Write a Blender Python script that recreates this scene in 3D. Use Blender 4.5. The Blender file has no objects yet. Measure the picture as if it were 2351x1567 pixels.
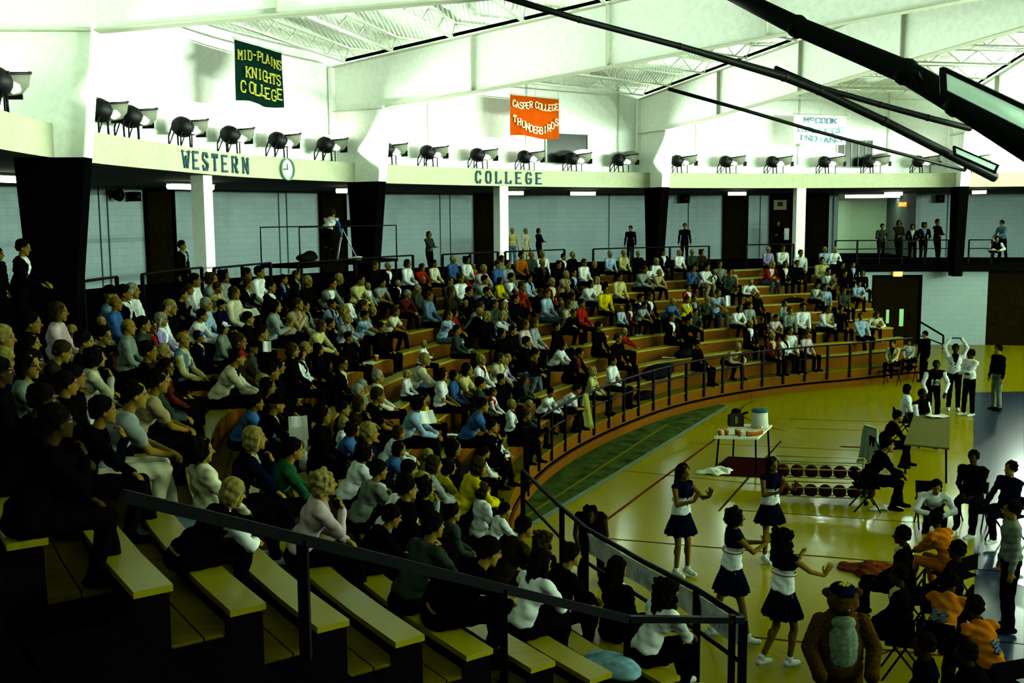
import bpy, bmesh, math, random
from mathutils import Vector, Matrix, Quaternion
random.seed(7)
PI = math.pi
D2R = PI/180
# ------------------------------------------------------------------ camera, world, exposure
IW, IH, FPX, CAMZ = 2351.0, 1567.0, 2400.0, 5.3
TH = math.atan((IH/2-495.0)/FPX)
RL = 0.007
_fw = Vector((0, math.cos(TH), -math.sin(TH))); _r0 = Vector((1, 0, 0)); _u0 = _r0.cross(_fw)
_rt = math.cos(RL)*_r0 - math.sin(RL)*_u0
_up = math.cos(RL)*_u0 + math.sin(RL)*_r0
scene = bpy.context.scene
COL = scene.collection
cd = bpy.data.cameras.new('camera'); cam = bpy.data.objects.new('camera', cd); COL.objects.link(cam)
cd.sensor_width = 36.0; cd.lens = FPX/IW*36.0; cd.clip_start = 0.05; cd.clip_end = 300
cam.matrix_world = Matrix(((_rt.x, _up.x, -_fw.x, 0), (_rt.y, _up.y, -_fw.y, 0), (_rt.z, _up.z, -_fw.z, CAMZ), (0, 0, 0, 1)))
scene.camera = cam
w = bpy.data.worlds.new('world'); scene.world = w; w.use_nodes = True
w.node_tree.nodes['Background'].inputs[0].default_value = (0.0, 0.0, 0.0, 1)
w.node_tree.nodes['Background'].inputs[1].default_value = 0.0
vs = scene.view_settings
vs.view_transform = 'Standard'; vs.look = 'None'; vs.gamma = 1; vs.use_curve_mapping = False
vs.exposure = 0.0
scene.cycles.use_denoising = True; scene.cycles.use_adaptive_sampling = True; scene.cycles.adaptive_threshold = 0.045
scene.cycles.max_bounces = 5; scene.cycles.diffuse_bounces = 4; scene.cycles.glossy_bounces = 3
scene.cycles.sample_clamp_indirect = 4.0
UPLIGHT_W = 5300.0
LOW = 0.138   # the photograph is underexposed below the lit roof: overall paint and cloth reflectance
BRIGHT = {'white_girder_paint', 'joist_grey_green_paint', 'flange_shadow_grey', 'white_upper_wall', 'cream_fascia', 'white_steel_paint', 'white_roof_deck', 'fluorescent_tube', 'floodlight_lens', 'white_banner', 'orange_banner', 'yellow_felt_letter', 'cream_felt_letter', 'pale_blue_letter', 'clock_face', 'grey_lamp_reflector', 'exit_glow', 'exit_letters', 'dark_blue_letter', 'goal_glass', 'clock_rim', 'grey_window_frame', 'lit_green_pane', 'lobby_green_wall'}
LIGHT_COL = (0.80, 1.0, 0.78)

def ray(px, py):
    return _fw + _rt*((px-IW/2)/FPX) - _up*((py-IH/2)/FPX)
O = Vector((0, 0, CAMZ))
def atZ(px, py, Z):
    d = ray(px, py); return O + d*((Z-CAMZ)/d.z)
def atY(px, py, Y):
    d = ray(px, py); return O + d*(Y/d.y)
def proj(p):
    q = Vector(p)-O; z = q.dot(_fw)
    return IW/2+FPX*q.dot(_rt)/z, IH/2-FPX*q.dot(_up)/z
CX, CY = 15.2, 18.5
def P(A, R, Z=0.0):
    return Vector((CX+R*math.cos(A*D2R), CY+R*math.sin(A*D2R), Z))
def RA(p):
    dx, dy = p.x-CX, p.y-CY
    return math.hypot(dx, dy), math.degrees(math.atan2(dy, dx)) % 360
def cylhit(px, py, R, far=True):
    """where the sight line meets the cylinder of radius R about the hall's centre"""
    d = ray(px, py); a = d.x*d.x+d.y*d.y; ox, oy = -CX, -CY
    b = 2*(ox*d.x+oy*d.y); c = ox*ox+oy*oy-R*R; q = math.sqrt(max(b*b-4*a*c, 0))
    t = (-b+q)/(2*a) if far else (-b-q)/(2*a)
    return O+d*t
def angX(px, py, R):
    return RA(cylhit(px, py, R))[1]

# ------------------------------------------------------------------ lights: the floodlights on the ring beam (their housings follow below)
LAMPS_PX = [60, 235, 305, 425, 537, 645, 755, 895, 990, 1105, 1213, 1322, 1430, 1565, 1677, 1785, 1905, 2008, 2122, 2235]
R_FAS = 23.2
def _sm(t): t = max(0.0, min(1.0, t)); return t*t*(3-2*t)
def ringoff(A, R=0):
    """the ring beam is slightly flattened on its left side"""
    A = A % 360; return -.45*_sm((A-158)/14) if A < 260 else -.45*(1-_sm((A-260)/40))
LAMP_A = [186.2]+[angX(x, 360, R_FAS+.3-.45*_sm((angX(x, 360, R_FAS+.1)-158)/14)) for x in LAMPS_PX[1:]]
a_ = min(LAMP_A)-6.0
while a_ > -60: LAMP_A.append(a_); a_ -= 6.0
a_ = max(LAMP_A)+6.0
while a_ < 190: LAMP_A.append(a_); a_ += 6.0
for A in LAMP_A:
    L = bpy.data.lights.new('floodlight_beam', 'AREA'); L.shape = 'DISK'; L.size = 0.42; L.spread = 2.75
    L.energy = UPLIGHT_W; L.color = LIGHT_COL
    o = bpy.data.objects.new('floodlight_beam', L); COL.objects.link(o)
    p = P(A, R_FAS+.22+ringoff(A), 7.30); d = (P(A, 20.5, 10.5)-p).normalized()
    o.location = p; o.rotation_euler = (-d).to_track_quat('Z', 'Y').to_euler()

# ------------------------------------------------------------------ materials
MATS = {}
def mat(name, col, rough=0.75, spec=0.0, emit=None, noise=0.0, nscale=8.0, metal=0.0, bump=0.0, trans=0.0, bscale=60.0):
    if name in MATS: return MATS[name]
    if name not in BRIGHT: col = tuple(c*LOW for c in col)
    m = bpy.data.materials.new(name); m.use_nodes = True; nt = m.node_tree; b = nt.nodes['Principled BSDF']
    b.inputs['Base Color'].default_value = (*col, 1); b.inputs['Roughness'].default_value = rough
    b.inputs['Metallic'].default_value = metal; b.inputs['Specular IOR Level'].default_value = spec
    if trans: b.inputs['Transmission Weight'].default_value = trans
    if emit:
        b.inputs['Emission Color'].default_value = (*emit[:3], 1); b.inputs['Emission Strength'].default_value = emit[3]
    tc = nt.nodes.new('ShaderNodeTexCoord')
    n = nt.nodes.new('ShaderNodeTexNoise'); n.inputs['Scale'].default_value = nscale; n.inputs['Detail'].default_value = 3
    nt.links.new(tc.outputs['Object'], n.inputs['Vector'])
    rp = nt.nodes.new('ShaderNodeValToRGB'); v = max(noise, .06)
    rp.color_ramp.elements[0].position = .3; rp.color_ramp.elements[1].position = .7
    rp.color_ramp.elements[0].color = (*[c*(1-v) for c in col], 1); rp.color_ramp.elements[1].color = (*[min(1, c*(1+v)) for c in col], 1)
    nt.links.new(n.outputs['Fac'], rp.inputs['Fac']); nt.links.new(rp.outputs['Color'], b.inputs['Base Color'])
    if bump:
        bn = nt.nodes.new('ShaderNodeTexNoise'); bn.inputs['Scale'].default_value = bscale
        bp = nt.nodes.new('ShaderNodeBump'); bp.inputs['Strength'].default_value = bump; bp.inputs['Distance'].default_value = .02
        nt.links.new(tc.outputs['Object'], bn.inputs['Vector'])
        nt.links.new(bn.outputs['Fac'], bp.inputs['Height']); nt.links.new(bp.outputs['Normal'], b.inputs['Normal'])
    MATS[name] = m; return m

def wood_mat(name, c1, c2, rough, plank=0.09, rot=0.0, radial=False, spec=.5):
    """boards with grain; rot turns the boards, radial lays them round the hall's centre"""
    m = bpy.data.materials.new(name); m.use_nodes = True; nt = m.node_tree; b = nt.nodes['Principled BSDF']
    c1 = tuple(c*LOW for c in c1); c2 = tuple(c*LOW for c in c2)
    N = nt.nodes.new; Lk = nt.links.new
    tc = N('ShaderNodeTexCoord'); mp = N('ShaderNodeMapping'); mp.inputs['Rotation'].default_value = (0, 0, rot)
    Lk(tc.outputs['Object'], mp.inputs['Vector'])
    sp = N('ShaderNodeSeparateXYZ'); Lk(mp.outputs['Vector'], sp.inputs['Vector'])
    dv = N('ShaderNodeMath'); dv.operation = 'DIVIDE'; dv.inputs[1].default_value = plank; Lk(sp.outputs['X'], dv.inputs[0])
    fl = N('ShaderNodeMath'); fl.operation = 'FLOOR'; Lk(dv.outputs[0], fl.inputs[0])
    wn = N('ShaderNodeTexWhiteNoise'); wn.noise_dimensions = '1D'; Lk(fl.outputs[0], wn.inputs['W'])
    st = N('ShaderNodeMapping'); st.inputs['Scale'].default_value = (1.2, 9, 1) if radial else (9, 1.2, 1)
    Lk(mp.outputs['Vector'], st.inputs['Vector'])
    ns = N('ShaderNodeTexNoise'); ns.inputs['Scale'].default_value = 2.2; ns.inputs['Detail'].default_value = 4; Lk(st.outputs['Vector'], ns.inputs['Vector'])
    bg = N('ShaderNodeTexNoise'); bg.inputs['Scale'].default_value = .5; Lk(tc.outputs['Object'], bg.inputs['Vector'])
    ad = N('ShaderNodeMath'); ad.operation = 'ADD'; Lk(ns.outputs['Fac'], ad.inputs[0])
    mu = N('ShaderNodeMath'); mu.operation = 'MULTIPLY'; mu.inputs[1].default_value = 0.0 if radial else .45; Lk(wn.outputs['Value'], mu.inputs[0]); Lk(mu.outputs[0], ad.inputs[1])
    a2 = N('ShaderNodeMath'); a2.operation = 'ADD'; Lk(ad.outputs[0], a2.inputs[0]); Lk(bg.outputs['Fac'], a2.inputs[1])
    rp = N('ShaderNodeValToRGB'); rp.color_ramp.elements[0].position = .55; rp.color_ramp.elements[1].position = 1.45/1.6
    rp.color_ramp.elements[0].color = (*c1, 1); rp.color_ramp.elements[1].color = (*c2, 1)
    Lk(a2.outputs[0], rp.inputs['Fac']); Lk(rp.outputs['Color'], b.inputs['Base Color'])
    b.inputs['Roughness'].default_value = rough; b.inputs['Specular IOR Level'].default_value = spec
    MATS[name] = m; return m

def block_mat(name, col):
    col = tuple(c*LOW for c in col)
    m = bpy.data.materials.new(name); m.use_nodes = True; nt = m.node_tree; b = nt.nodes['Principled BSDF']
    tc = nt.nodes.new('ShaderNodeTexCoord'); br = nt.nodes.new('ShaderNodeTexBrick')
    br.inputs['Scale'].default_value = 1.0; br.inputs['Brick Width'].default_value = .4; br.inputs['Row Height'].default_value = .2
    br.inputs['Mortar Size'].default_value = .006
    br.inputs['Color1'].default_value = (*col, 1); br.inputs['Color2'].default_value = (*[c*.93 for c in col], 1); br.inputs['Mortar'].default_value = (*[c*.72 for c in col], 1)
    nt.links.new(tc.outputs['UV'], br.inputs['Vector']); nt.links.new(br.outputs['Color'], b.inputs['Base Color'])
    b.inputs['Roughness'].default_value = .85; b.inputs['Specular IOR Level'].default_value = .05
    MATS[name] = m; return m

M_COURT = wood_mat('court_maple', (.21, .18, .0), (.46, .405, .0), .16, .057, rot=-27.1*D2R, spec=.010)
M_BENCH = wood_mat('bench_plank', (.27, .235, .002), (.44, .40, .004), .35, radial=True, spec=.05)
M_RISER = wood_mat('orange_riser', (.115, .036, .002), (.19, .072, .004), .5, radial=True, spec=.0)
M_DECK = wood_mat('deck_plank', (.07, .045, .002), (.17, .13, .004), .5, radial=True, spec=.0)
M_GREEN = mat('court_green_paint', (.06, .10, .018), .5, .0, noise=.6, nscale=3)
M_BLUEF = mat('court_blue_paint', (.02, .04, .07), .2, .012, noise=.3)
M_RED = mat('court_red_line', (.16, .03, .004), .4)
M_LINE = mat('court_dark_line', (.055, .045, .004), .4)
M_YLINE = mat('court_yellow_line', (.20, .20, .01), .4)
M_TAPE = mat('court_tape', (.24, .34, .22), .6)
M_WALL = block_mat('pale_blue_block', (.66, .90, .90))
M_UPW = mat('white_upper_wall', (.74, .80, .74), .8, .1)
M_FASC = mat('cream_fascia', (.25, .27, .175), .7, .0)
M_WHITE = mat('white_steel_paint', (.42, .47, .39), .6, .0)
M_GIRD = mat('white_girder_paint', (.80, .86, .78), .8)
M_JOIST = mat('joist_grey_green_paint', (.58, .64, .52), .8)
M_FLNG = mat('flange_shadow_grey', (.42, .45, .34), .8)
M_ROOF = mat('white_roof_deck', (.80, .86, .76), .8, .1)
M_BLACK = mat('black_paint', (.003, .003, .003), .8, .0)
M_RAIL = mat('black_rail_enamel', (.003, .004, .004), .5, .008)
M_SOFF = mat('olive_soffit', (.06, .07, .03), .9, .1)
M_DOOR = mat('dark_brown_door', (.010, .007, .001), .8, .0, noise=.4)
M_CFLOOR = mat('dark_concourse_floor', (.003, .003, .003), 1.0, .0)  # black also stands in for missing light on near steps and benches
M_TUBE = mat('fluorescent_tube', (1, 1, .9), emit=(1.0, 1.0, .78, 9.0))
M_LENS = mat('floodlight_lens', (1, 1, .95), emit=(1.0, 1.0, .82, 7.0))
M_LETTER = mat('dark_blue_letter', (.02, .045, .06), .5)

# ------------------------------------------------------------------ helpers
def link(name, bm_or_me, mats=(), parent=None, smooth=False):
    if isinstance(bm_or_me, bmesh.types.BMesh):
        me = bpy.data.meshes.new(name); bm_or_me.normal_update(); bm_or_me.to_mesh(me); bm_or_me.free()
    else: me = bm_or_me
    if not isinstance(mats, (list, tuple)): mats = [mats]
    for m in mats: me.materials.append(m)
    if smooth:
        for p in me.polygons: p.use_smooth = True
    o = bpy.data.objects.new(name, me); COL.objects.link(o)
    if parent is not None: o.parent = parent
    return o
def tag(o, label, cat, group=None, kind=None):
    o['label'] = label; o['category'] = cat
    if group: o['group'] = group
    if kind: o['kind'] = kind
    return o
def struct(name, bm, mats, parent=None):
    o = link(name, bm, mats, parent)
    if parent is None: o['kind'] = 'structure'
    return o
def empty(name, loc=(0, 0, 0), rz=0.0):
    o = bpy.data.objects.new(name, None); COL.objects.link(o); o.location = loc; o.rotation_euler = (0, 0, rz)
    o.empty_display_size = .1
    return o
NB = bmesh.new
def box(bm, c, s, rz=0.0, M=None, mi=0):
    T = Matrix.Translation(Vector(c)) @ Matrix.Rotation(rz, 4, 'Z')
    if M is not None: T = M @ T
    vs_ = [bm.verts.new(T @ Vector((x*s[0]/2, y*s[1]/2, z*s[2]/2))) for x in (-1, 1) for y in (-1, 1) for z in (-1, 1)]
    for f in ((0, 1, 3, 2), (4, 6, 7, 5), (0, 4, 5, 1), (2, 3, 7, 6), (0, 2, 6, 4), (1, 5, 7, 3)):
        bm.faces.new([vs_[i] for i in f]).material_index = mi
def bar(bm, a, b, w_=.05, h_=None, mi=0):
    """rectangular bar from a to b"""
    a = Vector(a); b = Vector(b); d = b-a; L = d.length
    if L < 1e-6: return
    h_ = h_ or w_
    q = d.to_track_quat('X', 'Z').to_matrix().to_4x4()
    box(bm, (L/2, 0, 0), (L, w_, h_), M=Matrix.Translation(a) @ q, mi=mi)
def tube(bm, pts, r, n=8, mi=0, closed=False):
    pts = [Vector(p) for p in pts]; rs = r if isinstance(r, (list, tuple)) else [r]*len(pts); rings = []
    for i, p in enumerate(pts):
        a = pts[max(i-1, 0)]; b = pts[min(i+1, len(pts)-1)]; d = (b-a).normalized()
        u = d.cross(Vector((0, 0, 1)));  u = u.normalized() if u.length > 1e-3 else Vector((1, 0, 0))
        v = d.cross(u)
        rings.append([bm.verts.new(p+(u*math.cos(k*2*PI/n)+v*math.sin(k*2*PI/n))*rs[i]) for k in range(n)])
    for i in range(len(rings)-1):
        for k in range(n):
            f = bm.faces.new((rings[i][k], rings[i][(k+1) % n], rings[i+1][(k+1) % n], rings[i+1][k])); f.material_index = mi; f.smooth = True
    for R_ in (rings[0][::-1], rings[-1]): bm.faces.new(R_).material_index = mi
def lathe(bm, prof, n=24, M=Matrix(), mi=0, cap=True):
    rings = [[bm.verts.new(M @ Vector((r*math.cos(k*2*PI/n), r*math.sin(k*2*PI/n), z))) for k in range(n)] for r, z in prof]
    for i in range(len(rings)-1):
        for k in range(n):
            f = bm.faces.new((rings[i][k], rings[i][(k+1) % n], rings[i+1][(k+1) % n], rings[i+1][k])); f.material_index = mi; f.smooth = True
    if cap:
        bm.faces.new(rings[0][::-1]).material_index = mi; bm.faces.new(rings[-1]).material_index = mi
def sweep(bm, prof, A0, A1, step=2.0, off=None, mis=None, uv=False):
    """profile of (R, Z) corners swept round the hall from angle A0 to A1"""
    n = max(2, int(abs(A1-A0)/step)+1); rings = []
    for i in range(n+1):
        A = A0+(A1-A0)*i/n
        rings.append([bm.verts.new(P(A, R+(off(A, R) if off else 0), Z)) for R, Z in prof])
    lay = bm.loops.layers.uv.verify() if uv else None
    m = len(prof)
    for i in range(n):
        for k in range(m):
            f = bm.faces.new((rings[i][k], rings[i+1][k], rings[i+1][(k+1) % m], rings[i][(k+1) % m]))
            if mis: f.material_index = mis[k]
            if uv:
                for l, (ii, kk) in zip(f.loops, ((i, k), (i+1, k), (i+1, (k+1) % m), (i, (k+1) % m))):
                    l[lay].uv = ((A0+(A1-A0)*ii/n)*D2R*prof[kk][0], prof[kk][1])
    bm.faces.new(rings[0]); bm.faces.new(rings[-1][::-1])
def ball(bm, c, r, seg=14, rings=9, M=None, mi=0):
    c = Vector(c); r = Vector((r, r, r)) if not isinstance(r, (tuple, list, Vector)) else Vector(r)
    grid = []
    for i in range(rings+1):
        t = PI*i/rings; row = []
        for k in range(seg):
            a = 2*PI*k/seg; v = Vector((math.sin(t)*math.cos(a)*r.x, math.sin(t)*math.sin(a)*r.y, math.cos(t)*r.z))
            if M is not None: v = M @ v
            row.append(v+c)
        grid.append(row)
    top = bm.verts.new(grid[0][0]); bot = bm.verts.new(grid[-1][0])
    V = [[bm.verts.new(v) for v in row] for row in grid[1:-1]]
    for k in range(seg):
        k2 = (k+1) % seg
        f = bm.faces.new((top, V[0][k], V[0][k2])); f.smooth = True; f.material_index = mi
        f = bm.faces.new((bot, V[-1][k2], V[-1][k])); f.smooth = True; f.material_index = mi
        for i in range(len(V)-1):
            f = bm.faces.new((V[i][k], V[i+1][k], V[i+1][k2], V[i][k2])); f.smooth = True; f.material_index = mi
def cap_(bm, a, b, ra, rb=None, n=12):
    """tapered limb with rounded ends"""
    rb = ra if rb is None else rb; a = Vector(a); b = Vector(b); d = b-a
    if d.length < 1e-4: ball(bm, a, max(ra, rb)); return
    d.normalize(); u = d.orthogonal().normalized(); v = d.cross(u); rings = []
    for t in (-80, -55, -25, 0): rings.append((a+d*ra*math.sin(t*D2R), ra*math.cos(t*D2R)))
    rings.append((a.lerp(b, .5), (ra+rb)/2))
    for t in (0, 25, 55, 80): rings.append((b+d*rb*math.sin(t*D2R), rb*math.cos(t*D2R)))
    VV = [[bm.verts.new(c+(u*math.cos(k*2*PI/n)+v*math.sin(k*2*PI/n))*r) for k in range(n)] for c, r in rings]
    for i in range(len(VV)-1):
        for k in range(n): bm.faces.new((VV[i][k], VV[i][(k+1) % n], VV[i+1][(k+1) % n], VV[i+1][k]))
    bm.faces.new(VV[0][::-1]); bm.faces.new(VV[-1])
TMP = bpy.data.scenes.new('work')
def remeshed(bm, name, voxel=.012, smooth=3):
    """melts overlapping volumes into one continuous surface"""
    me = bpy.data.meshes.new(name+'_src'); bm.to_mesh(me); bm.free()
    o = bpy.data.objects.new(name+'_src', me); TMP.collection.objects.link(o)
    md = o.modifiers.new('r', 'REMESH'); md.mode = 'VOXEL'; md.voxel_size = voxel; md.use_smooth_shade = True
    if smooth:
        sm = o.modifiers.new('s', 'SMOOTH'); sm.iterations = smooth; sm.factor = .5
    vl = TMP.view_layers[0]; vl.update(); dg = vl.depsgraph
    out = bpy.data.meshes.new_from_object(o.evaluated_get(dg)); out.name = name
    bpy.data.objects.remove(o); bpy.data.meshes.remove(me)
    for p in out.polygons: p.use_smooth = True
    return out

# slab-serif stroke letters on a 4 x 6 grid
FONT = {
 'A': [[(0, 0), (2, 6), (4, 0)], [(.8, 2.2), (3.2, 2.2)]], 'B': [[(0, 0), (0, 6), (3, 6), (3.7, 5.2), (3.7, 3.9), (3, 3.1), (0, 3.1)], [(3, 3.1), (4, 2.3), (4, .9), (3, 0), (0, 0)]],
 'C': [[(4, 4.6), (3.2, 6), (1, 6), (0, 4.8), (0, 1.2), (1, 0), (3.2, 0), (4, 1.4)]], 'D': [[(0, 0), (0, 6), (2.8, 6), (4, 4.8), (4, 1.2), (2.8, 0), (0, 0)]],
 'E': [[(4, 6), (0, 6), (0, 0), (4, 0)], [(0, 3), (2.8, 3)]], 'F': [[(4, 6), (0, 6), (0, 0)], [(0, 3), (2.8, 3)]],
 'G': [[(4, 4.8), (3.2, 6), (1, 6), (0, 4.8), (0, 1.2), (1, 0), (3.2, 0), (4, 1.2), (4, 2.6), (2.4, 2.6)]], 'H': [[(0, 0), (0, 6)], [(4, 0), (4, 6)], [(0, 3), (4, 3)]],
 'I': [[(2, 0), (2, 6)]], 'K': [[(0, 0), (0, 6)], [(4, 6), (0, 2.4)], [(1.3, 3.5), (4, 0)]], 'L': [[(0, 6), (0, 0), (4, 0), (4, 1.2)]],
 'M': [[(0, 0), (0, 6), (2, 2.4), (4, 6), (4, 0)]], 'N': [[(0, 0), (0, 6), (4, 0), (4, 6)]], 'O': [[(1, 0), (0, 1.2), (0, 4.8), (1, 6), (3, 6), (4, 4.8), (4, 1.2), (3, 0), (1, 0)]],
 'P': [[(0, 0), (0, 6), (3, 6), (4, 5.2), (4, 3.6), (3, 2.8), (0, 2.8)]], 'R': [[(0, 0), (0, 6), (3, 6), (4, 5.2), (4, 3.8), (3, 3), (0, 3)], [(2, 3), (4, 0)]],
 'S': [[(4, 4.8), (3.2, 6), (.8, 6), (0, 4.8), (0, 3.9), (4, 2.1), (4, 1.2), (3.2, 0), (.8, 0), (0, 1.2)]], 'T': [[(0, 5), (0, 6), (4, 6), (4, 5)], [(2, 6), (2, 0)]],
 'U': [[(0, 6), (0, 1.2), (1, 0), (3, 0), (4, 1.2), (4, 6)]], 'W': [[(-.3, 6), (1, 0), (2, 4), (3, 0), (4.3, 6)]], 'X': [[(0, 0), (4, 6)], [(0, 6), (4, 0)]], '-': [[(.8, 3), (3.2, 3)]],
 'c': [[(3.4, 5.2), (2.8, 6), (1.2, 6), (.6, 5.2), (.6, 3.6), (1.2, 2.8), (2.8, 2.8), (3.4, 3.6)]],
 '1': [[(1, 5), (2, 6), (2, 0)]], '2': [[(0, 4.8), (1, 6), (3, 6), (4, 4.8), (4, 3.8), (0, 0), (4, 0)]], '5': [[(4, 6), (0, 6), (0, 3.4), (3, 3.4), (4, 2.4), (4, 1), (3, 0), (0, 0)]],
 '3': [[(0, 6), (4, 6), (2, 3.6), (4, 2.2), (4, 1), (3, 0), (0, 0)]], '6': [[(3.6, 6), (1, 6), (0, 4), (0, 1), (1, 0), (3, 0), (4, 1), (4, 2.4), (3, 3.3), (0, 3.3)]], '9': [[(4, 3), (1, 2.8), (0, 4), (0, 5), (1, 6), (3, 6), (4, 5), (4, 2), (2, 0)]], ' ': [], '#': [[(0, 1), (3, 2.4)], [(.6, 3.2), (4, 4.6)], [(0, 5), (2, 6)], [(2, 0), (4, 1)]]}
SERIF = {'A': [(0, 0), (4, 0)], 'B': [(0, 0), (0, 6)], 'D': [(0, 0), (0, 6)], 'E': [(0, 0), (0, 6)], 'F': [(0, 0), (0, 6)], 'H': [(0, 0), (0, 6), (4, 0), (4, 6)], 'I': [(2, 0), (2, 6)], 'K': [(0, 0), (0, 6), (4, 0), (4, 6)], 'L': [(0, 6), (0, 0)], 'M': [(0, 0), (0, 6), (4, 0), (4, 6)], 'N': [(0, 0), (0, 6), (4, 6)], 'P': [(0, 0), (0, 6)], 'R': [(0, 0), (0, 6), (4, 0)], 'T': [(2, 0)], 'U': [(0, 6), (4, 6)], 'W': [(0, 6), (4, 6)], 'X': [(0, 0), (4, 0), (0, 6), (4, 6)]}
def glyph(bm, ch, M, h, sw=.75, depth=.02, serif=True, mi=0, wide=1.0):
    """M maps x right, z up, -y out of the surface"""
    s = h/6.0
    for st in FONT.get(ch, []):
        for a, b in zip(st, st[1:]):
            bar2(bm, M, (a[0]*s*wide, a[1]*s), (b[0]*s*wide, b[1]*s), sw*s, depth, mi)
    if serif:
        for x, z in SERIF.get(ch, []):
            bar2(bm, M, ((x-.85)*s*wide, (z+(.22 if z < 3 else -.22))*s), ((x+.85)*s*wide, (z+(.22 if z < 3 else -.22))*s), .45*s, depth*.9, mi)
def bar2(bm, M, a, b, w_, depth, mi=0):
    a = Vector(a); b = Vector(b); d = (b-a).normalized(); n = Vector((-d.y, d.x)); a = a-d*w_*.4; b = b+d*w_*.4
    q = [a+n*w_/2, a-n*w_/2, b-n*w_/2, b+n*w_/2]
    f_ = [bm.verts.new(M @ Vector((p.x, -depth, p.y))) for p in q]; b_ = [bm.verts.new(M @ Vector((p.x, 0, p.y))) for p in q]
    bm.faces.new(f_).material_index = mi; bm.faces.new(b_[::-1]).material_index = mi
    for i in range(4): bm.faces.new((f_[i], b_[i], b_[(i+1) % 4], f_[(i+1) % 4])).material_index = mi
def facing(p, A):
    """frame at p on a wall facing the hall's centre: x to the viewer's right, -y inward"""
    return Matrix.Translation(p) @ Matrix.Rotation((A-90)*D2R, 4, 'Z')
# ------------------------------------------------------------------ the hall
def smooth(t):
    t = max(0.0, min(1.0, t)); return t*t*(3-2*t)
def roff(A, R=14.3):
    """the stands widen a little at both ends"""
    return smooth((A-148)/62.0)*max(0, .8+.115*(9-(R-14.5)/.72)) + .9*smooth((112-A)/18.0)
Z_CON = 3.27
NROW = 10
def rowR(k): return 14.5+.72*k        # front edge of bench k
def rowZ(k): return .95+.258*k        # top of bench k
A_END, A_AISLE = 97.0, 215.0
def rowRA(k, A): return rowR(k)+roff(A, rowR(k))
# floor
bm = NB(); N = 72
ring = [bm.verts.new((CX+24.5*math.cos(k*2*PI/N), CY+24.5*math.sin(k*2*PI/N), 0)) for k in range(N)]
bm.faces.new(ring).material_index = 0
def flat(pts, mi, z):
    bm.faces.new([bm.verts.new((p[0], p[1], z)) for p in pts]).material_index = mi
def strip(a, b, w_, mi, z=.004):
    a = Vector(a); b = Vector(b); d = (b-a).normalized(); n = Vector((-d.y, d.x))*w_/2
    flat([a+n, a-n, b-n, b+n], mi, z)
def arcstrip(c, r, a0, a1, w_, mi, z=.004, n=24):
    for i in range(n):
        t0 = (a0+(a1-a0)*i/n)*D2R; t1 = (a0+(a1-a0)*(i+1)/n)*D2R
        flat([(c[0]+(r-w_/2)*math.cos(t0), c[1]+(r-w_/2)*math.sin(t0)), (c[0]+(r+w_/2)*math.cos(t0), c[1]+(r+w_/2)*math.sin(t0)),
              (c[0]+(r+w_/2)*math.cos(t1), c[1]+(r+w_/2)*math.sin(t1)), (c[0]+(r-w_/2)*math.cos(t1), c[1]+(r-w_/2)*math.sin(t1))], mi, z)
gs = Vector((.5, 17.9)); ge = Vector((5.45, 27.6)); gd = (ge-gs).normalized()
a0 = gs-gd*3.5; a1 = ge+gd*1.2
pv = None
for A in range(132, 200, 2):
    o_ = P(A, 14.25+roff(A)).xy; q_ = a0+gd*max(0, min((a1-a0).length, (o_-a0).dot(gd)))
    if (o_-q_).dot(Vector((-gd.y, gd.x))) < 0: pv = None; continue
    if pv: flat([pv[0], pv[1], q_, o_], 1, .003)
    pv = (o_, q_)
strip(a0, a1, .13, 5, .006)
o1 = Vector((-.95, .5)); strip(Vector((.17, 17.93)), Vector((3.95, 26.2)), .07, 4, .006)
strip((5.6, 26.0), (1.1, 16.7), .06, 2)
strip((1.2, 16.85), (7.3, 15.0), .04, 3); strip((4.1, 24.0), (8.6, 22.85), .03, 3); strip((6.3, 24.1), (3.7, 18.3), .05, 3)
strip((7.2, 26.8), (10, 26.2), .03, 2); strip((1.9, 12.95), (5.4, 12.0), .045, 2); strip((7.0, 25.6), (9.4, 25.1), .03, 3)
strip((2.2, 21.4), (6.3, 19.5), .03, 3); strip((3.9, 18.4), (7.4, 17.4), .03, 3)
flat([(7.5, 23.42), (8.1, 23.28), (8.1, 23.4), (7.5, 23.54)], 2, .007)
arcstrip((5.6, 10.6), 1.9, 60, 140, .03, 3); arcstrip((9.5, 27.2), 3.4, 140, 215, .04, 2)
# blue apron along the side line
be = [(13.6, 30.6), (12.49, 27.89), (8.04, 17.73), (6.2, 13.51), (4.6, 10.0)]
flat(be+[(16.0, 6.0), (20, 20), (19.0, 31)], 6, .004)
flo = struct('floor', bm, [M_COURT, M_GREEN, M_RED, M_LINE, M_YLINE, M_TAPE, M_BLUEF])

# the stand: each row a bench on an orange riser with a boarded footway before it
stand = empty('bleacher_stand', P(150, 18, 0))
tag(stand, 'curved wooden stand of yellow benches with orange risers round the court', 'bleachers')
def part(name, bm_, m, par, smooth_=False):
    o = link(name, bm_, m, None, smooth_)
    o.parent = par; o.matrix_parent_inverse = Matrix.Translation(-par.location) if par.rotation_euler.z == 0 else par.matrix_world.inverted()
    return o
def span(k): return (A_END+1.0*(k < 5), (213.4 if k == 9 else A_AISLE) if k >= 2 else A_AISLE-1.5)
bm = NB(); sweep(bm, [(14.1, .25), (14.1, .53), (14.16, .53), (14.16, .25)], A_END, A_AISLE-2, 2, roff); part('front_wall', bm, M_RISER, stand)
bm = NB(); sweep(bm, [(14.04, 0), (14.04, .19), (14.10, .19), (14.10, 0)], A_END, A_AISLE-2, 2, roff); part('kick_board', bm, M_RISER, stand)
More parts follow.
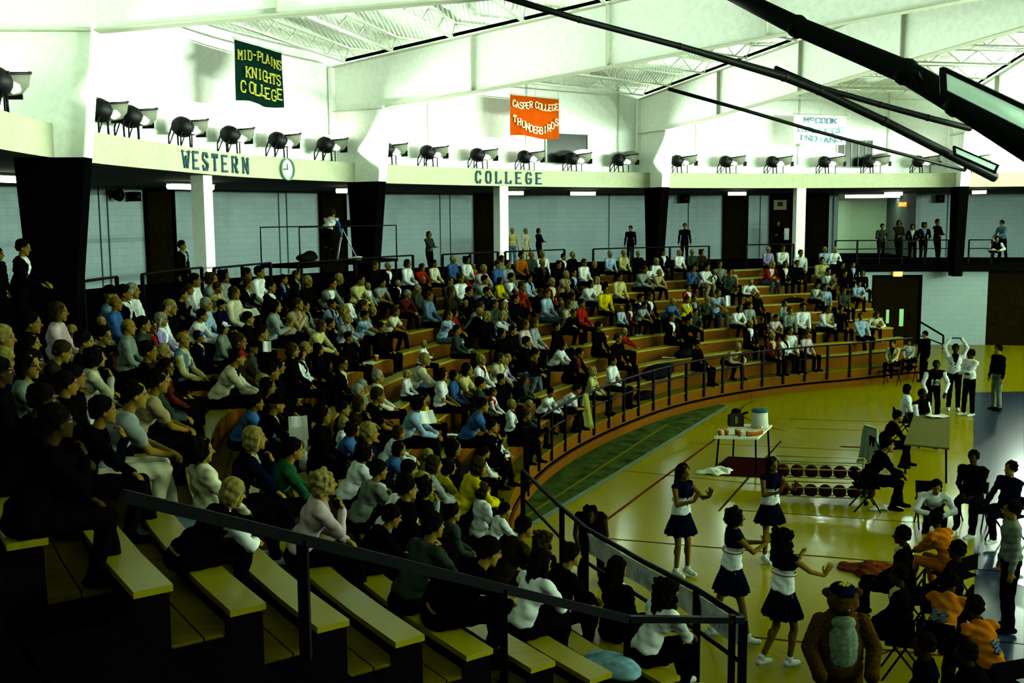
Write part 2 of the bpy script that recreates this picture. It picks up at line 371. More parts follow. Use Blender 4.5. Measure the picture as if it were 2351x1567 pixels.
bm = NB(); sweep(bm, [(14.15, 0), (14.15, .3), (14.2, .3), (14.2, 0)], A_END, A_AISLE-2, 2, roff); part('shadow_gap_board', bm, M_BLACK, stand)
for k in range(NROW):
    a0_, a1_ = span(k); zb = rowZ(k); zd = zb-.40; R = rowR(k)
    Rin = 14.1 if k == 0 else rowR(k-1)+.29
    Rsplit = (Rin+R)/2
    bm = NB()
    sweep(bm, [(Rin-.02, zd-.04), (Rin-.02, zd), (Rsplit-.008, zd), (Rsplit-.008, zd-.04)], a0_, a1_, 2, roff)
    sweep(bm, [(Rsplit+.008, zd-.04), (Rsplit+.008, zd), (R+.30, zd), (R+.30, zd-.04)], a0_, a1_, 2, roff)
    part('footway', bm, M_DECK, stand)
    bm = NB(); sweep(bm, [(R+.03, zd), (R+.03, zb-.045), (R+.06, zb-.045), (R+.06, zd)], a0_, a1_, 2, roff); part('riser', bm, M_RISER, stand)
    bm = NB(); sweep(bm, [(R, zb-.045), (R, zb), (R+.29, zb), (R+.29, zb-.045)], a0_, a1_, 2, roff); part('bench', bm, M_BENCH, stand)
# the dark end walls of the stand at the aisle, stepped like the seats
bm = NB()
for k in range(NROW):
    R = rowR(k)+roff(A_AISLE, rowR(k)); zb = rowZ(k); A = span(k)[1]
    Rin = rowR(k-1)+.27+roff(A_AISLE, rowR(k-1)) if k else 14.1+roff(A_AISLE)
    for (ra, rb, z1) in ((Rin, R+.03, zb-.44), (R+.03, R+.28, zb-.05)):
        a = P(A, (ra+rb)/2, z1/2); box(bm, a, (rb-ra, .03, z1), rz=A*D2R)
part('end_panel', bm, M_BLACK, stand)
# aisle steps beyond the stand end
st = empty('aisle_stairs', P(219, 18, 0)); tag(st, 'dark unlit stairs running down beside the end of the benches', 'stairs')
for k in range(NROW):
    bm = NB(); R = rowR(k)-.4; z = rowZ(k)-.4
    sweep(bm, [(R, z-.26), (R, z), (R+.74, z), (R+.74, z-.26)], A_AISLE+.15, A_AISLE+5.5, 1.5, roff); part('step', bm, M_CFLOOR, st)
# seats beyond the aisle, below the camera, mostly hidden in the dark
st2 = empty('bleacher_stand', P(225, 18, 0)); tag(st2, 'unlit dark bench rows at bottom left, on the near side of the aisle', 'bleachers')
for k in range(5, NROW):
    bm = NB(); R = rowR(k); z = rowZ(k)
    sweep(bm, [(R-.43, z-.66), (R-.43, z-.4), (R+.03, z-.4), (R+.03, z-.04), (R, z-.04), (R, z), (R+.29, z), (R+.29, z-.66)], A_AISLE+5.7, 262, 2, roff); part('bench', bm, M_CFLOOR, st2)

# concourse
bm = NB(); sweep(bm, [(21.55, Z_CON-.25), (21.55, Z_CON), (30.0, Z_CON), (30.0, Z_CON-.25)], 97.3, 300, 3, lambda A, R: .75*smooth((A-148)/62.0)); struct('floor', bm, M_CFLOOR)
bm = NB(); sweep(bm, [(23.45, Z_CON-.30), (23.45, Z_CON), (30.0, Z_CON), (30.0, Z_CON-.30)], 55, 97.3, 3); struct('floor', bm, M_CFLOOR)
bm = NB(); sweep(bm, [(R_FAS+.25, 6.33), (R_FAS+.25, 6.42), (31.0, 6.34), (31.0, 6.20)], -30, 300, 3, lambda A, R: ringoff(A) if R < 25 else 0); struct('ceiling', bm, M_SOFF)
# outer block wall with its pilaster seams; a lobby opening at the right
LOB0, LOB1 = angX(2112, 520, 29.5), angX(1925, 520, 29.5)
bm = NB(); sweep(bm, [(30.0, Z_CON-.1), (30.0, 6.35), (30.25, 6.35), (30.25, Z_CON-.1)], LOB1, 262, 2.5, uv=True); struct('wall_left', bm, M_WALL)
bm = NB(); sweep(bm, [(30.0, Z_CON-.1), (30.0, 6.35), (30.25, 6.35), (30.25, Z_CON-.1)], 50, LOB0, 2.5, uv=True); struct('wall_right', bm, M_WALL)
bm = NB(); sweep(bm, [(35.5, Z_CON-.1), (35.5, 6.35), (35.7, 6.35), (35.7, Z_CON-.1)], LOB0-3, LOB1+3, 2, uv=True); struct('wall_lobby', bm, mat('lobby_green_wall', (.36, .52, .36), .85, .15))
for A in (LOB0, LOB1):
    bm = NB(); box(bm, P(A, 32.7, 4.77), (5.6, .2, 3.2), rz=A*D2R); struct('wall_lobby_side', bm, M_WALL)
bm = NB(); sweep(bm, [(30.0, Z_CON-.3), (30.0, Z_CON), (35.6, Z_CON), (35.6, Z_CON-.3)], LOB0, LOB1, 2); struct('floor', bm, M_CFLOOR)
bm = NB(); sweep(bm, [(30.0, 6.34), (30.0, 6.44), (35.6, 6.44), (35.6, 6.34)], LOB0, LOB1, 2); struct('ceiling', bm, M_SOFF)
# pilaster strips on the block wall
n_ = 0
for x in (228, 247, 640, 658, 1010, 1033, 1398, 1580, 1745, 2175):
    A = angX(x, 500, 30); bm = NB(); box(bm, P(A, 29.985, 4.8), (.03, .035, 3.0), rz=A*D2R); n_ += 1; struct('trim_%d' % n_, bm, mat('wall_seam', (.10, .15, .15)))
# wall under the balcony at the right, and the dark wall beyond
AD0, AD1 = angX(2113, 700, 23.6), angX(2003, 700, 23.6)
AW = angX(2266, 700, 23.6)
prof = lambda z0, z1: [(23.6, z0), (23.6, z1), (23.85, z1), (23.85, z0)]
bm = NB(); sweep(bm, prof(0, Z_CON-.3), AW, AD0, 1.5, uv=True); struct('wall_back', bm, M_WALL)
bm = NB(); sweep(bm, prof(0, Z_CON-.3), AD1, 97.4, 1.5, uv=True); struct('wall_back', bm, M_WALL)
bm = NB(); sweep(bm, prof(2.83, Z_CON-.3), AD0, AD1, 1.5, uv=True); struct('wall_back', bm, M_WALL)
bm = NB(); sweep(bm, prof(0, Z_CON-.3), 50, AW, 2); struct('wall_dark', bm, M_DOOR)
def door(n, A, wd, z0, z1, R, label, glass=()):
    t = empty('door_%d' % n, P(A, R, z0)); t['kind'] = 'structure'
    def pp(name, bm_, m):
        o = link(name, bm_, m); o.parent = t; o.matrix_parent_inverse = Matrix.Translation(-t.location); return o
    F = facing(P(A, R, z0), A)
    bm_ = NB(); box(bm_, (0, 0, (z1-z0)/2), (wd, .06, z1-z0), M=F); pp('door_leaf', bm_, M_DOOR)
    bm_ = NB()
    for s in (-1, 1): box(bm_, (s*wd/2, -.05, (z1-z0)/2), (.08, .1, z1-z0), M=F)
    box(bm_, (0, -.05, z1-z0-.04), (wd, .1, .08), M=F); pp('door_frame', bm_, M_BLACK)
    bm_ = NB(); tube(bm_, [F @ Vector((wd*.3, -.07, 1.0)), F @ Vector((wd*.3, -.07, 1.25))], .015); pp('door_handle', bm_, M_RAIL)
    for (gx, gz, gw, gh) in glass:
        bm_ = NB(); box(bm_, (gx, -.04, gz), (gw, .02, gh), M=F); pp('pane', bm_, mat('lit_green_pane', (.1, .2, .08), emit=(.25, .55, .22, .35)))
    return t
for i, (xa, xb) in enumerate(((335, 398), (735, 792), (1090, 1136), (1661, 1714), (1768, 1816), (1850, 1899))):
    A0_, A1_ = angX(xa, 520, 29.95), angX(xb, 520, 29.95); A = (A0_+A1_)/2
    door(i+1, A, abs(A1_-A0_)*D2R*29.95, Z_CON, 6.2, 29.95, '')
Adm = (AD0+AD1)/2; wdd = abs(AD1-AD0)*D2R*23.6
door(7, Adm, wdd, 0, 2.83, 23.66, '', glass=((-wdd*.17, 1.15, .12, .55), (wdd*.12, 1.1, .17, .7)))

# ring beam with the clerestory wall above
bm = NB(); sweep(bm, [(R_FAS, 6.30), (R_FAS, 6.86), (R_FAS+.45, 6.86), (R_FAS+.45, 6.30)], 0, 358.5, 2, ringoff); struct('trim_11', bm, M_FASC)
bm = NB(); sweep(bm, [(24.0, 6.84), (24.0, 7.25), (24.05, 7.25), (24.05, 10.2), (24.25, 10.2), (24.25, 6.84)], 0, 358.5, 2, ringoff); struct('wall_upper', bm, M_UPW)
bm = NB(); sweep(bm, [(R_FAS+.4, 6.82), (R_FAS+.4, 6.86), (24.2, 6.86), (24.2, 6.82)], 0, 358.5, 2, ringoff); struct('trim_12', bm, M_WHITE)
n_ = 12
for A in [s_ for x in (1210, 1420, 1600, 1835, 2040, 985) for s_ in (angX(x, 300, 24.0),)]:
    n_ += 1; bm = NB(); box(bm, P(A, 24.03, 8.6), (.05, .07, 2.9), rz=A*D2R); struct('trim_%d' % n_, bm, M_WHITE)
def window(n, xa, xb, yt, yb, panes=1):
    A0_, A1_ = angX(xa, 340, 24.0), angX(xb, 340, 24.0); A = (A0_+A1_)/2; wd = abs(A1_-A0_)*D2R*24
    zt = cylhit((xa+xb)/2, yt, 24.0).z; zb = cylhit((xa+xb)/2, yb, 24.0).z; F = facing(P(A, 24.0, zb), A); h = zt-zb
    t = empty('window_%d' % n, P(A, 24.0, zb)); t['kind'] = 'structure'
    def pp(name, bm_, m):
        o = link(name, bm_, m); o.parent = t; o.matrix_parent_inverse = Matrix.Translation(-t.location); return o
    bm_ = NB(); box(bm_, (0, .0, h/2), (wd, .04, h), M=F); pp('pane', bm_, mat('dark_window_glass', (.008, .02, .014), .2, .08))
    bm_ = NB()
    for i in range(panes+1): box(bm_, (-wd/2+wd*i/panes, -.03, h/2), (.05 if i in (0, panes) else .025, .06, h), M=F)
    for z in (0, h): box(bm_, (0, -.03, z), (wd, .06, .05), M=F)
    pp('window_frame', bm_, mat('grey_window_frame', (.30, .36, .30)))
window(1, 1253, 1349, 306, 376, 1); window(2, 1922, 2003, 322, 384, 5)

# rigid frames: tapered columns and deep girders to the crown
FRAMES = [182.5, 148.2, 115.5, 84.2, 53.0, 218.0]
def gbot(R): return 8.35+.085*(22.0-R)
def gtop(R): return 9.62+.092*(23.5-R)
def plate(bm_, pts, A, w_, mi=0):
    """a plate of width w_ across the radial plane A, outline pts of (R, Z)"""
    tn = Vector((-math.sin(A*D2R), math.cos(A*D2R), 0))*w_/2
    f = [bm_.verts.new(P(A, R, Z)+tn) for R, Z in pts]; b = [bm_.verts.new(P(A, R, Z)-tn) for R, Z in pts]; n = len(pts)
    bm_.faces.new(f).material_index = mi; bm_.faces.new(b[::-1]).material_index = mi
    for i in range(n): bm_.faces.new((f[i], b[i], b[(i+1) % n], f[(i+1) % n])).material_index = mi
for i, A in enumerate(FRAMES):
    if A != 218.0:
        t = empty('steel_frame_column', P(A, 23, Z_CON))
        tag(t, ['tapered steel column, black below and white above, nearest the left edge', 'tapered steel column rising behind the camera platform', 'tapered steel column beside the far end of the word COLLEGE banner wall', 'tapered steel column at the right by the balcony railing', 'tapered steel column beyond the right edge', ''][i], 'column', kind='structure')
        zlo = Z_CON-.45 if A == 84.2 else Z_CON
        bm = NB(); plate(bm, [(22.55, zlo), (22.2, 6.3), (23.35, 6.3), (23.2, zlo)], A, .34)
        part('column_base', bm, M_BLACK, t)
        bm = NB(); plate(bm, [(22.2, 6.3), (22.23, 6.3), (21.99, 8.4), (21.95, 8.4)], A, .34); plate(bm, [(22.2, 6.3), (21.97, 8.4), (23.9, 8.4), (23.9, 6.86), (23.2, 6.86), (23.2, 6.3)], A, .05)
        plate(bm, [(23.87, 6.9), (23.87, 9.6), (23.99, 9.6), (23.99, 6.9)], A, .34)
        part('column_head', bm, M_GIRD, t)
    g = empty('roof_girder', P(A, 12, 9))
    tag(g, ['white steel roof girder crossing the top left of the photo', 'white steel roof girder rising from behind the green banner', 'white steel roof girder rising from the right of the orange banner', 'white steel roof girder above the hanging white banner', 'white steel roof girder running out over the right edge', 'white steel roof girder overhead near the camera'][i], 'girder', kind='structure')
    bm = NB(); plate(bm, [(23.9, 8.35), (22.0, 8.35), (1.0, gbot(1)), (1.0, gtop(1)), (23.9, gtop(23.9))], A, .04); part('web', bm, M_GIRD, g)
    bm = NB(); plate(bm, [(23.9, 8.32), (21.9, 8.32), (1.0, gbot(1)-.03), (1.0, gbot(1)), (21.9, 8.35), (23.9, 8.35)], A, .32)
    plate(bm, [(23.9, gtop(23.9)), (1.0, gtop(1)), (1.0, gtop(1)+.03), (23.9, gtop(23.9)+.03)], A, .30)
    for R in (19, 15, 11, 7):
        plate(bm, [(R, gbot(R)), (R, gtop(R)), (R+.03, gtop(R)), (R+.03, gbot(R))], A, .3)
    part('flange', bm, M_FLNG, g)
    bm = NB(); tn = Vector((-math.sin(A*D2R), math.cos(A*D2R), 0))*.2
    tube(bm, [P(A, 23.3, gtop(23.3)+.10)+tn, P(A, 1.5, gtop(1.5)+.10)+tn], .045, 6); part('shadow_gap_tube', bm, M_BLACK, g)  # black tube stands in for the shaded gap above the girder
# open web joists
def joist(A0_, A1_, R, label, grp, full=True):
    a = P(A0_, R, gtop(R)+.03); b = P(A1_, R, gtop(R)+.03); bm_ = NB(); d = b-a; L = d.length
    up_ = Vector((0, 0, .42)); lo = .035
    bar(bm_, a+up_, b+up_, .10, .05)
    a2 = a.lerp(b, .03); b2 = a.lerp(b, .97)
    bar(bm_, a2, b2, .09, .045)
    n = max(6, int(L/.62)); prev = a+up_
    for i in range(n+1):
        q = a.lerp(b, .03+.94*i/n) + (Vector() if i % 2 == 0 else up_)
        if i: bar(bm_, prev, q, .028)
        prev = q
    bar(bm_, a+up_, a2, .03); bar(bm_, b+up_, b2, .03)
    tag(link('roof_joist', bm_, M_JOIST), label, 'joist', grp, 'structure')
bays = [(182.5, 148.2, 'in the left bay above the green banner'), (148.2, 115.5, 'in the bay above the orange banner'), (115.5, 84.2, 'in the far right bay above the white banner'), (84.2, 53.0, 'in the bay past the right edge'), (218.0, 182.5, 'in the nearest bay at the top left corner')]
for A0_, A1_, txt in bays:
    for j, R in enumerate((23.3, 21.6, 19.6, 17.4, 15.1, 12.8, 10.4, 8.0)):
        joist(A0_, A1_, R, 'white open web steel roof joist '+txt, 'roof joists '+txt)
# bridging rods
# roof deck
bm = NB(); N = 60; pr = []
for k in range(N):
    A = k*360/N; pr.append((bm.verts.new(P(A, 24.4, gtop(24.4)+.5)), bm.verts.new(P(A, 12, gtop(12)+.5)), bm.verts.new(P(A, 0.3, gtop(.3)+.5))))
for k in range(N):
    a, b = pr[k], pr[(k+1) % N]; bm.faces.new((a[0], b[0], b[1], a[1])); bm.faces.new((a[1], b[1], b[2], a[2]))
bm.faces.new([p[2] for p in pr])
m = M_ROOF; nt = m.node_tree; wv = nt.nodes.new('ShaderNodeTexWave'); wv.inputs['Scale'].default_value = 3.0
bp = nt.nodes.new('ShaderNodeBump'); bp.inputs['Strength'].default_value = .5; bp.inputs['Distance'].default_value = .05
tcn = nt.nodes.new('ShaderNodeTexCoord'); nt.links.new(tcn.outputs['Object'], wv.inputs['Vector'])
nt.links.new(wv.outputs['Fac'], bp.inputs['Height']); nt.links.new(bp.outputs['Normal'], nt.nodes['Principled BSDF'].inputs['Normal'])
struct('ceiling', bm, M_ROOF)
# white posts under the ring beam
for x, lab in ((465, 'white square post under the word WESTERN'), (1150, 'white square post under the word COLLEGE'), (1835, 'white square post right of the poster on the dark door')):
    A = angX(x, 480, R_FAS+.25); bm = NB(); box(bm, P(A, R_FAS+.25, (Z_CON+6.3)/2), (.34, .38, 6.3-Z_CON), rz=A*D2R)
    tag(link('support_post', bm, M_WHITE), lab, 'post', kind='structure')

# railings -------------------------------------------------------------
def railing(label, R, A0_, A1_, ztop, zmids, zbot, nposts, cat='railing', off=roff, w_=.05, post=.06, group=None, curved=2.0):
    t = empty('railing', P((A0_+A1_)/2, R, zbot)); tag(t, label, cat, group)
    pts = lambda z: [P(A0_+(A1_-A0_)*i/max(1, int(abs(A1_-A0_)/curved)), R+(off(A0_+(A1_-A0_)*i/max(1, int(abs(A1_-A0_)/curved)), R) if off else 0), z) for i in range(max(1, int(abs(A1_-A0_)/curved))+1)]
    bm_ = NB(); tube(bm_, pts(ztop), w_*.55, 6); part('top_rail', bm_, M_RAIL, t)
    for z in zmids:
        bm_ = NB(); tube(bm_, pts(z), w_*.45, 6); part('mid_rail', bm_, M_RAIL, t)
    for i in range(nposts):
        A = A0_+(A1_-A0_)*i/max(1, nposts-1); p = P(A, R+(off(A, R) if off else 0), 0); bm_ = NB()
        box(bm_, (p.x, p.y, (ztop+zbot)/2), (post, post, ztop-zbot), rz=A*D2R); part('rail_post', bm_, M_RAIL, t)
    return t
RC = 21.75
roffc = lambda A: .9*smooth((A-172)/45.0)
for xa, xb, y, npz, lab in ((190, 268, 640, 2, 'short black railing left of the grey haired woman in white'), (326, 463, 621, 2, 'black railing left of the first white post'), (491, 621, 609, 3, 'black railing right of the first white post'),
        (684, 948, 594, 3, 'black railing in front of the camera platform'), (1016, 1143, 581, 3, 'black railing left of the second white post'), (1160, 1296, 575, 2, 'black railing right of the second white post'),
        (1362, 1628, 568, 4, 'black railing before the two men standing at the wall'), (1714, 1822, 561, 2, 'black railing left of the third white post')):
    R_ = 22.75 if xa < 300 else (22.4 if xa < 480 else (22.1 if xa < 600 else RC))
    Aa, Ab = angX(xa, y, R_), angX(xb, y, R_); zt = (cylhit(xa, y, R_).z+cylhit(xb, y, R_).z)/2
    railing(lab, R_, Aa, Ab, zt, (), Z_CON, npz, off=None)
for xa, xb, npz, lab in ((1918, 2178, 6, 'three bar black railing before the people on the balcony'), (2225, 2278, 2, 'three bar black railing right of the last black column')):
    Aa, Ab = angX(xa, 555, 23.5), angX(xb, 555, 23.5)
    railing(lab, 23.5, Aa, Ab, 4.22, (3.88, 3.5), Z_CON, npz, off=None)
# front railing on the court side of the stand
Af0 = angX(1212, 980, 14.6)
fr = railing('long black railing curving round the far side of the court in front of the benches', 14.08, 99.5, 173.5, 1.34, (.98,), .3, 22)
# near front railing from the corner post to the aisle corner
cor = atZ(1705, 1420, 1.35)
Rc_, Ac_ = RA(cor)
t = empty('railing', cor); tag(t, 'near black handrail sloping down right with a paper banner tied to it', 'railing')
nr = [atZ(x, y, 1.22+.13*i/5) for i, (x, y) in enumerate(((1200, 1080), (1290, 1165), (1345, 1212), (1480, 1290), (1600, 1352), (1706, 1421)))]
bm = NB(); tube(bm, nr, .032, 8); part('top_rail', bm, M_RAIL, t)
bm = NB(); tube(bm, [p-Vector((0, 0, .45)) for p in nr], .024, 8); part('mid_rail', bm, M_RAIL, t)
for i, p in enumerate([nr[0], nr[1], nr[2], nr[4], nr[5]]):
    bm = NB(); box(bm, (p.x, p.y, p.z/2+.15), (.075, .075, p.z-.3)); part('rail_post', bm, M_RAIL, t)
pc = atZ(1208, 985, 1.36); t = empty('rail_corner_post', pc); tag(t, 'thick black corner post where the two front railings meet', 'post')
bm = NB(); box(bm, (pc.x, pc.y, .75), (.11, .11, 1.3)); part('post_shaft', bm, M_RAIL, t)
# aisle railing
t = empty('railing', P(A_AISLE, 18, 2)); tag(t, 'thick black handrail running down across the near benches to the corner', 'railing')
d0 = ray(280, 1137); ar0 = O+d0*((3.72-CAMZ)/d0.z); ar1 = atZ(1440, 1420, 1.66); ar2 = atZ(1706, 1422, 1.36)
bm = NB(); bar(bm, ar0, ar1, .06, .075); bar(bm, ar1, ar2+Vector((0, 0, .0)), .06, .06); part('top_rail', bm, M_RAIL, t)
for f_, drop in ((.26, 1.15), (.66, 1.0)):
    p = ar0.lerp(ar1, f_); bm = NB(); box(bm, (p.x, p.y, p.z-drop/2), (.07, .07, drop)); part('rail_post', bm, M_RAIL, t)
p = ar1.lerp(ar1, 0); bm = NB(); box(bm, (p.x, p.y, p.z-.5), (.06, .06, 1.0)); part('rail_post', bm, M_RAIL, t)
p = ar1.lerp(ar2, .9); bm = NB(); box(bm, (p.x, p.y, p.z/2+.2), (.06, .06, p.z-.3)); part('rail_post', bm, M_RAIL, t)
# paper banner hanging from the near handrail
bm = NB(); ng = 16; prev = None; rr = random.Random(3)
p0 = nr[2]+Vector((0, 0, -.06)); p1 = nr[5]+Vector((0, 0, -.07))
def railpt(u):
    seq = nr[2:]; u *= len(seq)-1; i = min(int(u), len(seq)-2); return seq[i].lerp(seq[i+1], u-i)
lay = bm.loops.layers.uv.verify()
for i in range(ng+1):
    p = railpt(i/ng*.97)+Vector((-.0, .0, -.05)); q = p+Vector((.05+.02*math.sin(i*1.7), .02, -.30))
    cur = (bm.verts.new(p), bm.verts.new(q), bm.verts.new(p+Vector((.006, -.006, 0))), bm.verts.new(q+Vector((.006, -.006, 0))))
    if prev:
        bm.faces.new((prev[0], cur[0], cur[1], prev[1])); bm.faces.new((prev[2], prev[3], cur[3], cur[2]))
        bm.faces.new((prev[1], cur[1], cur[3], prev[3])); bm.faces.new((prev[0], prev[2], cur[2], cur[0]))
    prev = cur
bn = empty('paper_banner', nr[3]); tag(bn, 'long pale paper banner with painted blue lettering tied under the near handrail', 'banner')
part('paper', bm, mat('pale_paper', (1.1, 1.25, 1.05), .7, .2, noise=.35, nscale=6), bn)
bm = NB()
for u, n_s in ((.30, 4), (.80, 5)):
    for i in range(n_s):
        p = railpt(u+.018*i)+Vector((-.012, -.012, -.12)); bar(bm, p, p+Vector((.02*(-1)**i, 0, -.13)), .012)
part('painted_marks', bm, mat('faded_blue_paint', (.5, .65, .95)), bn)
# ------------------------------------------------------------------ floodlights on the ring beam
M_HOUS = mat('dark_lamp_housing', (.008, .009, .009), .5, .08)
M_BOWL = mat('grey_lamp_reflector', (.10, .11, .08), .6, .1)
def lamp_meshes():
    out = []
    b = NB()   # housing: round ballast pot with a rear lip; local frame: x along the beam to the right, y outward, z up
    lathe(b, [(.04, -.20), (.13, -.18), (.19, -.08), (.20, .04), (.17, .16), (.10, .20), (.03, .21)], 18, Matrix.Translation((-.22, -.05, .40)) @ Matrix.Rotation(100*D2R, 4, 'Y'))
    box(b, (-.24, -.22, .50), (.05, .03, .06)); out.append(('housing', b, M_HOUS))
    b = NB()   # bowl opening upward
    n = 20; T = Matrix.Translation((.22, -.02, .27)) @ Matrix.Rotation(-8*D2R, 4, 'Y')
    prof = [(.10, 0), (.20, .02), (.29, .12), (.33, .30), (.315, .30), (.275, .13), (.19, .04), (.05, .02)]
    lathe(b, prof, n, T, cap=False); out.append(('reflector', b, M_BOWL))
    b = NB(); lathe(b, [(.27, .20), (.305, .285), (.27, .35), (.18, .40), (.04, .42)], 20, T); out.append(('lens', b, M_LENS))
    b = NB()
    for y in (-.14, .12):
        tube(b, [(-.30, y, .42), (-.44, y, .20), (-.44, y, .0)], .017, 6); tube(b, [(-.44, y, .02), (-.20, y, .36)], .013, 6)
        tube(b, [(-.12, y, .26), (-.10, y, .0)], .02, 6)
    bar(b, (-.46, -.16, .01), (-.46, .14, .01), .05, .02); bar(b, (-.10, -.16, .01), (-.10, .14, .01), .05, .02)
    bar(b, (.20, 0, .27), (.20, 0, .02), .022); bar(b, (-.46, 0, .010), (.30, 0, .010), .05, .02); out.append(('bracket', b, M_HOUS))
    b = NB(); lathe(b, [(.335, .27), (.345, .30), (.335, .31)], 20, T, cap=False)
    box(b, (.22+.30, -.02, .33), (.02, .22, .16)); out.append(('rim', b, M_HOUS))
    return out
proto = None
lamp_txt = ['at the far left edge of the photo', 'mostly hidden behind the leftmost steel column', 'first to the right of the leftmost column', 'second right of the leftmost column, above the letter W', 'above the last letters of WESTERN', 'right of the word WESTERN, left of the clock', 'first to the left of the second steel column',
 'half hidden by the second steel column', 'first clear one right of the second column', 'above the first letters of COLLEGE', 'above the last letters of COLLEGE', 'in front of the glossy dark window', 'unlit, left of the third steel column', 'first right of the third steel column', 'second right of the third steel column', 'under the left edge of the white banner',
 'glowing, under the white banner', 'unlit, before the paned dark window', 'second from the right edge, under the thin black pipe', 'by the white post at the right']
def copy_thing(root, loc, rz, label, group=None):
    r = root.copy(); COL.objects.link(r); r.location = loc; r.rotation_euler = (0, 0, rz); r['label'] = label
    if group: r['group'] = group
    for ch in list(root.children):
        c = ch.copy(); COL.objects.link(c); c.parent = r
        for g in list(ch.children):
            d = g.copy(); COL.objects.link(d); d.parent = c
    return r
for i, x in enumerate(LAMPS_PX):
    A = LAMP_A[i]; loc = P(A, R_FAS+.26+ringoff(A), 6.86); rz = (A-90)*D2R; lab = 'floodlight on the ring beam, '+lamp_txt[i]
    if proto is None:
        proto = empty('floodlight', loc, rz); tag(proto, lab, 'floodlight', 'floodlights along the ring beam')
        for nm, b, m in lamp_meshes(): link(nm, b, m, proto)
    else:
        c_ = copy_thing(proto, loc, rz, lab)
        if i in (12, 17):
            for ch in c_.children:
                if ch.name.startswith('lens'): ch.material_slots[0].link = 'OBJECT'; ch.material_slots[0].material = mat('unlit_lens', (.5, .55, .5), .3, .3)
for o_ in [q for q in COL.objects if q.name.startswith('floodlight') and q.type == 'EMPTY']: o_.scale = (1.15, 1.15, 1.15)

# fluorescent fixtures under the soffit
for (xa, ya, xb, yb, lab) in ((-60, 402, 80, 392, 'at the left edge of the photo'), (386, 426, 488, 423, 'behind the first white post'), (772, 441, 797, 442, 'left of the second steel column'), (1166, 441, 1201, 442, 'right of the second white post'),
        (1311, 443, 1366, 442, 'between the second post and the third steel column'), (1672, 443, 1713, 441, 'above the second dark door from the right'), (2030, 455, 2072, 453, 'in front of the long lobby light'), (2232, 449, 2264, 447, 'right of the last black column')):
    a = cylhit(xa, ya, 26.4 if ya < 450 else 28.2); b_ = cylhit(xb, yb, 26.2 if ya < 450 else 28.0); a.z = b_.z = 6.17
    d = (b_-a)
    if d.length > 2.6: b_ = a+d.normalized()*2.6
    t = empty('fluorescent_light', a); tag(t, 'lit fluorescent tube under the dark soffit, '+lab, 'light', 'fluorescent lights under the soffit')
    bm = NB(); tube(bm, [a+Vector((0, 0, -.02)), b_+Vector((0, 0, -.02))], .075, 10); part('tube', bm, M_TUBE, t)
    bm = NB(); bar(bm, a+Vector((0, 0, .07)), b_+Vector((0, 0, .07)), .2, .06); part('fixture_housing', bm, M_WHITE, t)
a = cylhit(1940, 466, 32.5); b_ = cylhit(2066, 457, 32.0); a.z = 6.12; b_.z = 6.12
t = empty('fluorescent_light', a); tag(t, 'long row of lit tubes in the green lobby behind the balcony', 'light')
bm = NB(); tube(bm, [a, b_], .09, 10); part('tube', bm, M_TUBE, t)
bm = NB(); bar(bm, a+Vector((0, 0, .10)), b_+Vector((0, 0, .10)), .24, .08); part('fixture_housing', bm, M_WHITE, t)
def soft(A, R, z, sx, sy, e, col):
    L = bpy.data.lights.new('tube_glow', 'AREA'); L.shape = 'RECTANGLE'; L.size = sx; L.size_y = sy; L.energy = e; L.color = col
    o = bpy.data.objects.new('tube_glow', L); COL.objects.link(o); o.location = P(A, R, z); o.rotation_euler = (0, 0, (A-90)*D2R); return o
TUBE_W = 112.0
for A in list(range(64, 226, 9)): soft(A, 26.3, 6.10, 1.3, .25, TUBE_W, (.72, 1.0, .90))
soft((LOB0+LOB1)/2, 33.2, 6.0, 4.0, .4, 75.0, (.75, 1.0, .62))

# raised letters on the ring beam
def arc_text(txt, xa, xb, yc, h, name, label, wd, m=M_LETTER):
    A0_, A1_ = [angX(x_, yc, R_FAS+ringoff(angX(x_, yc, R_FAS))) for x_ in (xa, xb)]; n = len(txt); t = empty(name, P((A0_+A1_)/2, R_FAS, 6.4)); tag(t, label, 'lettering')
    for i, ch in enumerate(txt):
        A = A0_+(A1_-A0_)*(i+.5)/n; F = facing(P(A, R_FAS-.012+ringoff(A), 6.58-h/2), A) @ Matrix.Translation((-2*h/6*wd, 0, 0))
        b = NB(); glyph(b, ch, F @ Matrix.Translation((-.03, 0, 0)) if ch == 'W' else F, h, (.6 if ch == 'W' else .95), .03, wide=wd*(1.3 if ch == 'W' else 1)); part('letter', b, m, t)
arc_text('WESTERN', 408, 574, 378, .36, 'wall_lettering', 'dark blue slab letters spelling WESTERN on the ring beam', .85)
arc_text('COLLEGE', 1086, 1248, 412, .36, 'wall_lettering', 'dark blue slab letters spelling COLLEGE on the ring beam', .85)
# clock
A = angX(657, 390, R_FAS); F = facing(P(A, R_FAS-.03+ringoff(A), 6.56), A); t = empty('wall_clock', P(A, R_FAS, 6.56)); tag(t, 'round pale wall clock with a thin dark rim on the ring beam', 'clock')
Rx = F @ Matrix.Rotation(PI/2, 4, 'X')
bm = NB(); lathe(bm, [(.02, -.02), (.27, -.02), (.27, .0), (.02, .0)], 32, Rx); part('clock_face', bm, mat('clock_face', (.30, .35, .32)), t)
bm = NB(); lathe(bm, [(.268, -.02), (.268, .05), (.29, .05), (.29, -.02)], 32, Rx, cap=False); part('clock_rim', bm, mat('clock_rim', (.10, .16, .11)), t)
bm = NB(); box(bm, (-.09, -.03, .0), (.18, .012, .02), M=F); part('clock_hand', bm, M_BLACK, t)
bm = NB(); box(bm, (-.02, -.03, .07), (.018, .012, .14), M=F); part('clock_hand', bm, M_BLACK, t)
